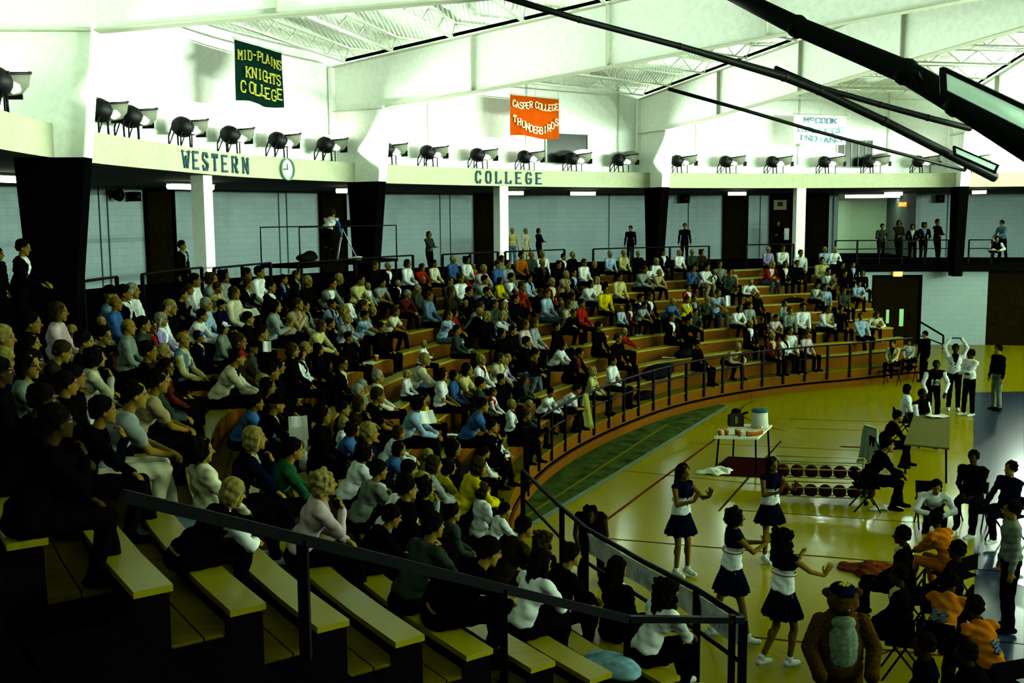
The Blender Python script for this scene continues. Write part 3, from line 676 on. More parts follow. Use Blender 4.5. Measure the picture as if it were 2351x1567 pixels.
# loudspeakers on the wall
def speaker(x, y, w_, h_, lab, rnd=False):
    p = cylhit(x, y, 29.8); A = RA(p)[1]; F = facing(p, A); t = empty('wall_speaker', p); tag(t, lab, 'loudspeaker')
    bm = NB()
    if rnd: lathe(bm, [(.05, -.05), (w_*.7, -.05), (w_, .12), (w_*.9, .14), (.1, .04)], 20, F @ Matrix.Rotation(PI/2, 4, 'X'))
    else: box(bm, (0, -.08, 0), (w_, .25, h_), M=F)
    part('speaker_cabinet', bm, M_BLACK, t)
    bm = NB(); bar(bm, F @ Vector((0, .0, 0)), F @ Vector((0, .2, h_*.3)), .06); part('bracket', bm, M_BLACK, t)
    bm = NB(); lathe(bm, [(.01, 0), (w_*.28, .01), (w_*.2, .03)], 14, F @ Matrix.Translation((0, -.22 if not rnd else -.16, 0)) @ Matrix.Rotation(PI/2, 4, 'X')); part('speaker_cone', bm, mat('speaker_cone', (.03, .035, .03)), t)
speaker(267, 447, .20, .3, 'round dark horn loudspeaker on the block wall at left', True)
speaker(305, 451, .26, .28, 'small square dark loudspeaker right of the round one')
speaker(1571, 456, .36, .38, 'dark box loudspeaker high on the wall by the third steel column')
speaker(2158, 456, .32, .36, 'dark box loudspeaker high on the wall left of the last column')
# poster on the dark door and a sheet of paper
def sheet(x, y, R, w_, h_, name, lab, cat, m, inner=None):
    p = cylhit(x, y, R); A = RA(p)[1]; F = facing(p, A); t = empty(name, p); tag(t, lab, cat)
    bm = NB(); box(bm, (0, 0, 0), (w_, .012, h_), M=F); part('sheet', bm, m, t)
    if inner: bm = NB(); box(bm, (0, -.01, inner[1]), (inner[0], .01, inner[0]*.8), M=F); part('printed_panel', bm, mat('poster_print', (.03, .05, .03)), t)
    return t
sheet(1791, 470, 29.85, .60, .44, 'poster', 'pale poster with a dark printed square high on the dark door', 'poster', mat('poster_cream', (.42, .42, .22)), (.25, .03))
sheet(1806, 537, 29.6, .22, .52, 'paper_notice', 'upright white paper notice beside the man at the door', 'paper', mat('white_notice', (1.5, 1.7, 1.5)))
# exit signs
def exit_sign(x, y, R, lab):
    p = cylhit(x, y, R); A = RA(p)[1]; F = facing(p, A); t = empty('exit_sign', p); tag(t, lab, 'exit sign')
    bm = NB(); box(bm, (0, 0, 0), (.36, .08, .22), M=F); part('sign_body', bm, mat('exit_glow', (.7, .3, .05), emit=(1.0, .36, .02, .9)), t)
    bm = NB()
    for i, ch in enumerate('EXIT'): glyph(bm, ch, F @ Matrix.Translation((-.155+.08*i, -.04, -.07)), .14, .9, .012, serif=False, wide=.65)
    part('letters', bm, mat('exit_letters', (1, .8, .3), emit=(1.0, .75, .2, 1.3)), t)
exit_sign(2061, 628, 23.5, 'lit orange exit sign above the dark doorway under the balcony')
exit_sign(2072, 469, 31.5, 'lit orange exit sign hanging in the green lobby')

# banners ---------------------------------------------------------------
def banner(x0, y0, x1, y1, x2, y2, x3, y3, R, m, mt, lines, name, lab):
    """corners clockwise from top left in the picture, hung on the cylinder R"""
    tl, tr = cylhit(x0, y0, R), cylhit(x1, y1, R); h = (tl-cylhit(x3, y3, R)).z; h2 = (tr-cylhit(x2, y2, R)).z
    t = empty(name, tl); tag(t, lab, 'banner'); xd = (tr-tl); W_ = xd.length; xn = xd.normalized(); zd = Vector((0, 0, 1)); yd = zd.cross(xn).normalized(); zd = xn.cross(yd)
    def pt(u, v, o=0.0):
        hh = h+(h2-h)*u; k = .03*math.sin(u*9+v*2)+.012*math.sin(u*23)
        return tl+xd*(u*(1-.03*v)+.012*v)+Vector((0, 0, -hh*v+.03*math.sin(u*7)*v))+yd*(k*(.3+v)-o)
    bm = NB(); nu, nv = 24, 10; fr_ = [[bm.verts.new(pt(i/nu, j/nv, .004)) for i in range(nu+1)] for j in range(nv+1)]; bk = [[bm.verts.new(pt(i/nu, j/nv, -.004)) for i in range(nu+1)] for j in range(nv+1)]
    for j in range(nv):
        for i in range(nu):
            bm.faces.new((fr_[j][i], fr_[j+1][i], fr_[j+1][i+1], fr_[j][i+1])); bm.faces.new((bk[j][i], bk[j][i+1], bk[j+1][i+1], bk[j+1][i]))
    for i in range(nu): bm.faces.new((fr_[0][i], fr_[0][i+1], bk[0][i+1], bk[0][i])); bm.faces.new((fr_[nv][i+1], fr_[nv][i], bk[nv][i], bk[nv][i+1]))
    for j in range(nv): bm.faces.new((fr_[j+1][0], fr_[j][0], bk[j][0], bk[j+1][0])); bm.faces.new((fr_[j][nu], fr_[j+1][nu], bk[j+1][nu], bk[j][nu]))
    part('cloth', bm, m, t)
    bm = NB(); tube(bm, [pt(-.02, 0)+Vector((0, 0, .03)), pt(1.02, 0)+Vector((0, 0, .03))], .02, 6)
    for u in (.02, .5, .98): tube(bm, [pt(u, 0), pt(u, 0)+Vector((0, 0, .25))], .01, 5)
    part('hanging_rod', bm, M_WHITE, t)
    for txt, u0, u1, vf, hf, arc, jit in lines:
        n = len(txt); bm = NB()
        for i, ch in enumerate(txt):
            u = u0+(u1-u0)*(i+.15)/n; s_ = 2*(i+.5)/n-1; v = vf+arc*(1-s_*s_)+(jit*((i*7) % 3-1)); p = pt(u, v, .02+.012)
            hl = hf*h; wl = (u1-u0)*W_/n*.72
            Ml = Matrix.Translation(p) @ Matrix((( xn.x, yd.x, zd.x, 0), (xn.y, yd.y, zd.y, 0), (xn.z, yd.z, zd.z, 0), (0, 0, 0, 1)))
            glyph(bm, ch, Ml, hl, .8, .03, wide=wl/(4*hl/6))
        part('lettering', bm, mt, t)
    return t
M_YEL = mat('yellow_felt_letter', (.26, .27, .04)); M_CRM = mat('cream_felt_letter', (.75, .70, .36))
banner(538, 90, 646, 122, 654, 250, 547, 231, 22.6, mat('dark_green_banner', (.010, .055, .038), .8), M_YEL,
       [('MID-PLAINS', .03, .97, .34, .15, -.08, .01), ('KNIGHTS', .16, .95, .60, .17, -.02, .0), ('COLLEGE', .06, .97, .86, .18, .0, .012)], 'hanging_banner', 'dark green banner with yellow letters reading MID-PLAINS KNIGHTS COLLEGE')
banner(1171, 217, 1283, 228, 1283, 320, 1182, 311, 22.6, mat('orange_banner', (.24, .03, .001), .8), M_CRM,
       [('CASPER', .03, .43, .26, .15, .07, .0), ('COLLEGE', .47, .98, .26, .15, .05, .0), ('THUNDERBIRDS', .04, .98, .62, .16, .28, .0)], 'hanging_banner', 'orange banner with cream letters reading CASPER COLLEGE THUNDERBIRDS')
banner(1823, 263, 1944, 266, 1948, 333, 1829, 330, 22.8, mat('white_banner', (.72, .76, .74), .8), mat('pale_blue_letter', (.10, .22, .30)),
       [('McCOOK', .18, .82, .27, .17, 0, .0), ('COLLEGE', .06, .98, .56, .17, .06, .0), ('INDIANS', .08, .94, .86, .17, .06, .0)], 'hanging_banner', 'white banner with pale blue letters reading McCOOK COLLEGE INDIANS')

# retracted basketball goals: black pipes and glass backboards hanging from the roof
M_PIPE = mat('black_goal_pipe', (.006, .010, .006), .5, .01)
M_GLASS = mat('goal_glass', (.45, .62, .55), .1, .5, trans=.35)
def goal(name, lab, pipes, board, depthdir):
    p0 = atY(*pipes[0][0][:3]); t = empty(name, p0); tag(t, lab, 'basketball hoop')
    for pl in pipes:
        bm = NB(); pts = [atY(x, y, Y) for x, y, Y, r in pl]; tube(bm, pts, [q[3] for q in pl], 10); part('support_pipe', bm, M_PIPE, t)
        for a, b in zip(pts[1:-1], pl[1:-1]):
            bm = NB(); ball(bm, a, b[3]*1.15, 10, 7); part('pipe_clamp', bm, M_PIPE, t)
    c = [atY(*q) for q in board]
    bm = NB(); n = (c[1]-c[0]).cross(c[3]-c[0]).normalized()*.012
    f = [bm.verts.new(v+n) for v in c]; b = [bm.verts.new(v-n) for v in c]; bm.faces.new(f); bm.faces.new(b[::-1])
    for i in range(4): bm.faces.new((f[i], b[i], b[(i+1) % 4], f[(i+1) % 4]))
    part('glass_backboard', bm, M_GLASS, t)
    bm = NB()
    for i in range(4): bar(bm, c[i], c[(i+1) % 4], .06, .06)
    part('backboard_frame', bm, M_PIPE, t)
    return t, c
goal('basketball_goal', 'near black retracted basketball goal crossing the top right corner',
     [[(1640, -35, 12.5, .085), (1830, 60, 12.0, .11), (2080, 165, 11.2, .125), (2200, 235, 10.8, .135), (2420, 372, 10.0, .145)],
      [(2120, 195, 11.0, .03), (2105, 170, 10.9, .03), (2085, 160, 10.9, .02)]],
     [(2164, 160, 10.4), (2400, 272, 9.6), (2400, 330, 9.4), (2166, 212, 10.2)], 1)
goal('basketball_goal', 'farther black retracted basketball goal with its long forked support pipes',
     [[(1140, -12, 17.5, .05), (1330, 45, 19, .055), (1560, 106, 21, .06), (1800, 176, 23, .095), (1880, 208, 23.5, .09), (2030, 278, 24, .095), (2285, 408, 24.5, .11)],
      [(1780, 155, 23, .045), (1880, 200, 23.5, .06), (2020, 240, 24, .065), (2130, 270, 24.3, .07), (2228, 295, 24.5, .07)],
      [(2228, 295, 24.5, .05), (2236, 282, 24.5, .05)]],
     [(2190, 337, 24.2), (2292, 381, 23.6), (2285, 396, 23.4), (2192, 354, 24.0)], 1)
t = empty('stay_pipe', atY(1535, 204, 25)); tag(t, 'thin black pipe running down right across the white banner', 'pipe')
bm = NB(); tube(bm, [atY(1535, 204, 25), atY(1700, 250, 26), atY(1870, 300, 27), atY(2000, 335, 28), atY(2215, 391, 29)], .045, 8); part('pipe_length', bm, M_PIPE, t)
bm = NB(); tube(bm, [atY(2215, 391, 29), atY(2217, 384, 29)], .05, 8); part('pipe_hook', bm, M_PIPE, t)

# camera platform ---------------------------------------------------------
pl_c = cylhit(808, 598, 21.6); Ap = RA(pl_c)[1]
zp = atY(808, 600, pl_c.y).z
t = empty('camera_platform', P(Ap, 21.6, Z_CON)); tag(t, 'black scaffold platform with a tube guard rail beside the second steel column', 'platform')
Aa, Ab = angX(700, 600, 21.6), angX(921, 590, 21.6); Fp = facing(P(Ap, 21.9, zp), Ap); wp = (P(Aa, 21.6)-P(Ab, 21.6)).length
bm = NB(); box(bm, (0, .3, -.04), (wp, 1.3, .08), M=Fp); part('platform_deck', bm, M_BLACK, t)
for sx in (-1, 1):
    for sy in (-.3, .9):
        bm = NB(); h = zp-Z_CON; box(bm, (sx*(wp/2-.05), sy, -h/2), (.05, .05, h), M=Fp); part('leg', bm, M_RAIL, t)
bm = NB(); zt = atY(810, 519, pl_c.y).z-zp
tube(bm, [Fp @ Vector((-wp/2, -.3, 0)), Fp @ Vector((-wp/2, -.3, zt)), Fp @ Vector((wp/2, -.3, zt)), Fp @ Vector((wp/2, -.3, 0))], .018, 6); part('guard_rail', bm, M_RAIL, t)
bm = NB(); tube(bm, [Fp @ Vector((-wp/2, .9, 0)), Fp @ Vector((-wp/2, .9, zt)), Fp @ Vector((wp/2, .9, zt)), Fp @ Vector((wp/2, .9, 0))], .018, 6); part('guard_rail', bm, M_RAIL, t)
PLAT = (Fp, zt)
t = empty('camera_tripod', Fp @ Vector((.35, .2, 0))); tag(t, 'video camera on a tripod with pale metal legs on the platform', 'tripod')
for dx, dy in ((-.42, -.1), (.04, .25), (.55, -.1)):
    bm = NB(); tube(bm, [Fp @ Vector((.32, .2, .86)), Fp @ Vector((.32+dx, .2+dy, .0))], .018, 8); part('leg', bm, mat('pale_metal', (.55, .6, .55), .4, .5), t)
bm = NB(); box(bm, (.35, .15, 1.0), (.32, .14, .2), M=Fp); tube(bm, [Fp @ Vector((.5, .15, 1.0)), Fp @ Vector((.62, .15, 1.0))], .05, 10); part('video_camera', bm, M_BLACK, t)

# folding table with cooler, cups and a bag --------------------------------
def tabl(c4, ztop, legs, name, lab, mtop, thick=.035):
    t = empty(name, Vector((sum(c[0] for c in c4)/4, sum(c[1] for c in c4)/4, 0))); tag(t, lab, 'table')
    bm = NB(); f = [bm.verts.new((x, y, ztop)) for x, y in c4]; b = [bm.verts.new((x, y, ztop-thick)) for x, y in c4]
    bm.faces.new(f); bm.faces.new(b[::-1])
    for i in range(4): bm.faces.new((f[i], b[i], b[(i+1) % 4], f[(i+1) % 4]))
    part('tabletop', bm, mtop, t)
    cx = sum(c[0] for c in c4)/4; cy = sum(c[1] for c in c4)/4
    for x, y in c4:
        bm = NB(); px_, py_ = cx+(x-cx)*.84, cy+(y-cy)*.84; tube(bm, [(px_, py_, ztop-thick), (cx+(x-cx)*.92, cy+(y-cy)*.92, 0)], .02, 8); part('leg', bm, M_BLACK, t)
    return t
tc = [tuple(atZ(1639, 1003, .73).xy), tuple(atZ(1740, 1005, .73).xy), tuple(atZ(1773, 975, .73).xy), tuple(atZ(1682, 972, .73).xy)]
tabl(tc, .73, 0, 'folding_table', 'small white folding table with black legs on the court', mat('white_laminate', (1.3, 1.45, 1.0), .5))
pc = atZ(1744, 981, .73); t = empty('drink_cooler', pc); tag(t, 'white round drink cooler with a blue lid on the folding table', 'cooler')
bm = NB(); lathe(bm, [(.17, 0), (.185, .02), (.165, .33), (.16, .35)], 26, Matrix.Translation(pc)); part('cooler_body', bm, mat('cooler_white', (1.2, 1.35, .95), .5), t)
bm = NB(); lathe(bm, [(.175, .35), (.178, .38), (.15, .40), (.02, .405)], 26, Matrix.Translation(pc)); part('lid', bm, mat('cooler_blue', (.04, .16, .26), .5), t)
bm = NB(); lathe(bm, [(.02, 0), (.02, .05)], 10, Matrix.Translation(pc+Vector((0, -.18, .05))) @ Matrix.Rotation(PI/2, 4, 'X')); part('spigot', bm, M_WHITE, t)
pb = atZ(1689, 977, .73); t = empty('brown_bag', pb); tag(t, 'dark brown bag with a black top beside the cooler on the table', 'bag')
bm = NB(); box(bm, (0, 0, .12), (.32, .2, .24)); ball(bm, (0, 0, .24), (.14, .1, .08)); me = remeshed(bm, 'bag', .012, 4)
o = link('bag_body', me, mat('bag_brown', (.06, .045, .012), noise=.3), t)
bm = NB(); ball(bm, (0, 0, .32), (.10, .08, .07)); o = link('bag_top', bm, M_BLACK, t)
bm = NB(); box(bm, (-.01, -.105, .15), (.06, .012, .15)); o = link('bag_label', bm, mat('bag_label', (.3, .33, .16)), t)
bm = NB(); tube(bm, [(.14, 0, .25), (.22, -.02, .30), (.26, -.02, .29)], .025, 8); link('handle', bm, M_BLACK, t)
M_CUP = mat('orange_cup', (.7, .2, .012), .5); M_CUPW = mat('cream_cup_band', (1.2, 1.1, .5), .5)
def cup_mesh():
    b1 = NB(); lathe(b1, [(.028, 0), (.040, .095), (.036, .095), (.025, .006)], 14, cap=False); bmesh.ops.holes_fill(b1, edges=b1.edges[:], sides=20)
    b2 = NB(); lathe(b2, [(.0405, .085), (.043, .10), (.036, .10), (.036, .088)], 14, cap=False); return b1, b2
cupP = None
def cup(p, lab, s=1.0, grp=None, m=None):
    global cupP
    if cupP is None:
        cupP = empty('paper_cup', p); b1, b2 = cup_mesh(); link('cup_body', b1, M_CUP, cupP); link('cup_rim', b2, M_CUPW, cupP); c = cupP; tag(c, lab, 'cup')
    else: c = copy_thing(cupP, p, 0, lab)
    c.scale = (s, s, s)
    if grp: c['group'] = grp
    elif 'group' in c: del c['group']
    return c
cup(atZ(1653, 999, .73), 'orange paper cup nearest the left corner of the folding table', 1.3)
cup(atZ(1668, 998, .73), 'orange paper cup second from the left on the folding table', 1.35)
for x, y, l in ((1692, 998, 'left orange cup of the middle pair on the folding table'), (1698, 1001, 'right orange cup of the middle pair on the folding table')): cup(atZ(x, y, .73), l, 1.35)
for i in range(8): cup(atZ(1717+4.4*i, 1001-.35*i*i*.28, .73), 'orange paper cup in the close row at the right end of the folding table', 1.15, 'row of orange cups on the folding table')
# dark red mat under the table
m4 = [atZ(1622, 1090, 0), atZ(1757, 1096, 0), atZ(1775, 1054, 0), atZ(1672, 1049, 0)]
bm = NB(); f = [bm.verts.new((p.x, p.y, .022)) for p in m4]; b = [bm.verts.new((p.x, p.y, .006)) for p in m4]
bm.faces.new(f); bm.faces.new(b[::-1])
for i in range(4): bm.faces.new((f[i], b[i], b[(i+1) % 4], f[(i+1) % 4]))
tag(link('floor_mat', bm, mat('dark_red_mat', (.03, .005, .002), .9)), 'dark red floor mat on the court below the folding table', 'mat')
# crumpled towels
def towel(c, L, W_, h, rz, lab, m, name='towel', cat='towel', seed=1):
    rr = random.Random(seed); nx, ny = 26, 14; bm = NB(); g = []
    ph = [rr.uniform(0, 6) for _ in range(6)]
    for i in range(nx+1):
        row = []
        for j in range(ny+1):
            u = i/nx*2-1; v = j/ny*2-1; e = 1+.25*math.sin(3*math.atan2(v, u+.01)+ph[0])
            z = h*(.35+.65*abs(math.sin(u*5+ph[1]+v*2)*math.cos(v*4+ph[2]+u*3)))*(1-.75*max(abs(u), abs(v))**3)+.012
            row.append(Vector((u*L/2*e*(1-.25*v*v), v*W_/2*e*(1-.2*u*u)+.03*math.sin(u*6+ph[3]), z)))
        g.append(row)
    T = [[bm.verts.new(p) for p in r] for r in g]; B = [[bm.verts.new((p.x, p.y, .004)) for p in r] for r in g]
    for i in range(nx):
        for j in range(ny):
            bm.faces.new((T[i][j], T[i+1][j], T[i+1][j+1], T[i][j+1])); bm.faces.new((B[i][j], B[i][j+1], B[i+1][j+1], B[i+1][j]))
    for i in range(nx):
        bm.faces.new((T[i][0], B[i][0], B[i+1][0], T[i+1][0])); bm.faces.new((T[i][ny], T[i+1][ny], B[i+1][ny], B[i][ny]))
    for j in range(ny):
        bm.faces.new((T[0][j], T[0][j+1], B[0][j+1], B[0][j])); bm.faces.new((T[nx][j], B[nx][j], B[nx][j+1], T[nx][j+1]))
    o = link(name, bm, m, None, True); o.location = c; o.rotation_euler = (0, 0, rz); tag(o, lab, cat); return o
M_TOW = mat('white_towel', (1.5, 1.7, 1.2), .9)
towel(atZ(1645, 1086, 0), .72, .34, .13, .2, 'crumpled white towel on the court in front of the dark red mat', M_TOW, seed=2)
towel(atZ(2033, 1168, 0), .55, .22, .07, .1, 'flat crumpled white towel on the floor right of the ball rack', M_TOW, seed=5)
towel(atZ(1990, 1308, 0), .75, .6, .10, .4, 'tangled red and orange warm-up clothing lying on the court', mat('red_cloth', (.16, .035, .006), .9, noise=.6, nscale=12), 'warmup_clothing', 'clothing', seed=8)

# ball rack ------------------------------------------------------------------
ra, rb = atZ(1780, 1152, 0), atZ(1988, 1160, 0); rd = (rb-ra); RL_ = rd.length; ang = math.atan2(rd.y, rd.x)
t = empty('ball_rack', (ra+rb)/2, ang); tag(t, 'pale steel ball rack with two tiers of dark basketballs on court', 'rack')
M_RK = mat('pale_green_rack', (.5, .6, .16), .5, .0); hw = RL_/2
for sx in (-1, 1):
    bm = NB()
    for y in (0, .42): tube(bm, [(sx*hw, y, .05), (sx*hw, y, .78)], .022, 8)
    for z in (.08, .40, .78): tube(bm, [(sx*hw, 0, z), (sx*hw, .42, z)], .016, 8)
    link('end_frame', bm, M_RK, t)
for z in (.095, .30, .455, .64, .78):
    for y in ((.12, .30) if z in (.095, .455) else (0, .42)): bm = NB(); tube(bm, [(-hw, y, z), (hw, y, z)], .012, 8); link('rail', bm, M_RK, t)
for sx in (-1, 1):
    for z in (.095, .455): bm = NB(); tube(bm, [(sx*hw, 0, z), (sx*hw, .42, z)], .012, 6); link('cross_bar', bm, M_RK, t)
for sx in (-1, 1):
    for y in (0, .42): bm = NB(); lathe(bm, [(.01, -.02), (.045, -.02), (.045, .02), (.01, .02)], 12, Matrix.Translation((sx*hw, y, .045)) @ Matrix.Rotation(PI/2, 4, 'X')); link('caster', bm, M_BLACK, t)
Trk = t.matrix_basis.copy(); Trk = Matrix.Translation(t.location) @ Matrix.Rotation(ang, 4, 'Z')
M_BALL = mat('basketball_brown', (.07, .009, .003), .6, .0, bump=.3, bscale=300); M_SEAM = mat('ball_seam', (.003, .003, .003))
bm = NB(); ball(bm, (0, 0, 0), .121, 24, 14); bme = bpy.data.meshes.new('basketball'); bm.to_mesh(bme); bm.free(); bme.materials.append(M_BALL)
bm = NB()
for T_ in (Matrix(), Matrix.Rotation(PI/2, 4, 'X'), Matrix.Rotation(PI/2, 4, 'Y')): lathe(bm, [(.121, -.003), (.1225, -.0015), (.1225, .0015), (.121, .003)], 28, T_, cap=False)
sme = bpy.data.meshes.new('ball_seams'); bm.to_mesh(sme); bm.free(); sme.materials.append(M_SEAM)
names = {0: 'at the left end', 1: 'second from the left', 2: 'third from the left', 3: 'fourth from the left', 4: 'fifth from the left', 5: 'sixth from the left'}
for tier, z, n, x0 in ((1, .553, 6, -hw+.14), (0, .193, 7, -hw+.14)):
    for i in range(n):
        o = bpy.data.objects.new('basketball', bme); COL.objects.link(o); o.location = Trk @ Vector((x0+i*.257, .21, z)); o.rotation_euler = (i*.7, .4*i, i)
        s_ = bpy.data.objects.new('seams', sme); COL.objects.link(s_); s_.parent = o
        tag(o, 'dark brown basketball, %s on the %s tier of the rack' % (names.get(i, 'at the right end'), 'upper' if tier else 'lower'), 'basketball', 'basketballs on the rack')

# scorers' table and chairs ------------------------------------------------
sc = [tuple(atZ(2075, 1018, .74).xy), tuple(atZ(2180, 1028, .74).xy), tuple(atZ(2182, 955, .74).xy), tuple(atZ(2100, 945, .74).xy)]
tabl(sc, .74, 0, 'scorers_table', 'tan topped scorers table with papers at the right sideline', mat('tan_table', (.17, .165, .05), .7))
def flatpaper(p, w_, h_, rz, lab, m=None, name='paper_sheet', tilt=0, cat='paper'):
    bm = NB(); n = 6
    for i in range(n):
        x0 = -w_/2+w_*i/n; x1 = -w_/2+w_*(i+1)/n; z0 = .012*math.sin(i*1.3); z1 = .012*math.sin((i+1)*1.3)
        v = [bm.verts.new(q) for q in ((x0, -h_/2, z0), (x1, -h_/2, z1), (x1, h_/2, z1), (x0, h_/2, z0), (x0, -h_/2, z0-.003), (x1, -h_/2, z1-.003), (x1, h_/2, z1-.003), (x0, h_/2, z0-.003))]
        for f in ((0, 1, 2, 3), (7, 6, 5, 4), (0, 4, 5, 1), (2, 6, 7, 3), (0, 3, 7, 4), (1, 5, 6, 2)): bm.faces.new([v[k] for k in f])
    bmesh.ops.remove_doubles(bm, verts=bm.verts, dist=.0005)
    o = link(name, bm, m or mat('white_paper', (1.7, 1.85, 1.5), .8)); o.location = p; o.rotation_euler = (tilt, 0, rz); tag(o, lab, cat); return o
flatpaper(atZ(2153, 954, .775), .42, .30, .2, 'open white score book lying on the scorers table', name='score_book', cat='book')
def chair(p, rz, lab, m=M_BLACK):
    t = empty('folding_chair', (p[0], p[1], 0), rz); tag(t, lab, 'chair')
    bm = NB(); box(bm, (0, 0, .44), (.42, .40, .03)); link('seat', bm, m, t)
    bm = NB(); box(bm, (0, -.21, .64), (.40, .03, .2)); link('backrest', bm, m, t)
    for sx in (-.2, .2):
        bm = NB(); tube(bm, [(sx, -.21, .74), (sx, .22, 0)], .014, 6); link('leg', bm, M_RAIL, t)
        bm = NB(); tube(bm, [(sx, .12, .44), (sx, -.24, 0)], .014, 6); link('leg', bm, M_RAIL, t)
    return t
# ------------------------------------------------------------------ people
V = Vector
def ik(a, t, l1, l2, hint):
    d = t-a; L = min(d.length, (l1+l2)*.998); dn = d.normalized(); x = (l1*l1-l2*l2+L*L)/(2*L); h = math.sqrt(max(l1*l1-x*x, 0))
    hn = (hint-dn*hint.dot(dn)).normalized(); return a+dn*x+hn*h, a+dn*L
def head_geo(bm, H):
    R3 = H.to_3x3()
    def e(c, r): ball(bm, H @ V(c), r, 16, 11, M=None if False else R3)
    e((0, -.010, .030), (.073, .093, .086)); e((0, .024, -.030), (.058, .066, .082)); e((0, .066, -.094), (.027, .024, .022)); e((0, .058, -.055), (.040, .034, .040))
    e((0, .078, .028), (.045, .014, .014))
    cap_(bm, H @ V((0, .086, .006)), H @ V((0, .108, -.024)), .009, .0145); 
    for s in (-1, 1): e((s*.074, -.004, -.008), (.011, .020, .029))
def hand_geo(bm, wr, d, n, curl=.5, splay=0.0, thumb=1, s=1.0):
    """d along the palm, n the palm's normal (the side the fingers close to)"""
    d = d.normalized(); n = (n-d*n.dot(d)).normalized(); sd = d.cross(n)*thumb
    cap_(bm, wr, wr+d*.03*s, .024*s, .026*s, 10)
    for k in (-1, 0, 1): cap_(bm, wr+d*.025*s+sd*.016*k*s, wr+d*.085*s+sd*(.021*k)*s, .017*s, .014*s, 8)
    for k, ln in enumerate((.070, .080, .074, .058)):
        off = (.031-.0205*k)*s; base = wr+d*.088*s+sd*off; a = curl*.5; di = (d+sd*splay*(1.5-k)*.16).normalized(); p = base
        for j, f in enumerate((.45, .32, .23)):
            dd = di*math.cos(a)+n*math.sin(a); q = p+dd*ln*f*s*1.05; cap_(bm, p, q, (.0092-.0008*j)*s, (.0086-.0008*j)*s, 7); p = q; a += curl*.75
    tb = wr+d*.03*s+sd*.024*s; t1 = tb+(d*.6+sd*.75+n*.25).normalized()*.042*s; t2 = t1+(d*.9+sd*.25+n*.3).normalized()*.034*s
    cap_(bm, tb, t1, .0135*s, .0115*s, 8); cap_(bm, t1, t2, .0108*s, .0095*s, 8)
def mark_face(me, H):
    inv = H.inverted()
    for p in me.polygons:
        c = inv @ p.center
        if c.y < .05: continue
        if abs(abs(c.x)-.030) < .0135 and abs(c.z-.006) < .0075: p.material_index = 1
        elif abs(abs(c.x)-.032) < .018 and abs(c.z-.030) < .0045: p.material_index = 1
        elif abs(c.x) < .024 and abs(c.z+.062) < .007: p.material_index = 2
def yawpitch(yaw, pitch, roll=0): return Matrix.Rotation(yaw*D2R, 4, 'Z') @ Matrix.Rotation(-pitch*D2R, 4, 'X') @ Matrix.Rotation(roll*D2R, 4, 'Y')
def seg_d(p, a, b):
    d = b-a; t = max(0, min(1, (p-a).dot(d)/max(d.length_squared, 1e-9))); return (p-(a+d*t)).length

class Pose: pass
def solve(lean=0, side=0, head=(0, 0), pelvis=V((0, 0, .10)), wr=((.1, .3, .1), (-.1, .3, .1)), knees=None, ankles=None, elbow_hint=((.5, -.5, -.6), (-.5, -.5, -.6)), hands=None, curl=.6, splay=0, female=False, hipw=.09, nlean=None, foot=None, shw=.185):
    q = Pose(); q.lean = lean; T = Matrix.Rotation(-lean*D2R, 3, 'X') @ Matrix.Rotation(side*D2R, 3, 'Y'); up = T @ V((0, 0, 1)); fw_ = T @ V((0, 1, 0)); rt = T @ V((1, 0, 0))
    q.up, q.fwd, q.rt = up, fw_, rt; q.pel = pelvis; q.waist = pelvis+up*.16+fw_*.0; q.chest = pelvis+up*.34+fw_*.01; q.neck = pelvis+up*.49-fw_*.005
    nl = lean*.45 if nlean is None else nlean; hu = Matrix.Rotation(-nl*D2R, 3, 'X') @ V((0, 0, 1)); q.hc = q.neck+hu*.165+V((0, .025, 0))
    q.H = Matrix.Translation(q.hc) @ yawpitch(*head); q.sh = [q.pel+up*.445+rt*s*shw for s in (1, -1)]
    q.wr, q.el = [], []
    for i in (0, 1):
        e, w_ = ik(q.sh[i], V(wr[i]), .275, .245, V(elbow_hint[i])); q.el.append(e); q.wr.append(w_)
    q.hip = [q.pel+V((s*hipw, 0, -.02)) for s in (1, -1)]; q.kn = [V(k) for k in knees]; q.an = [V(a) for a in ankles]
    q.hands = hands or [None, None]; q.curl = curl; q.splay = splay; q.female = female; q.foot = foot or [V((.04, 1, 0)), V((-.04, 1, 0))]
    return q
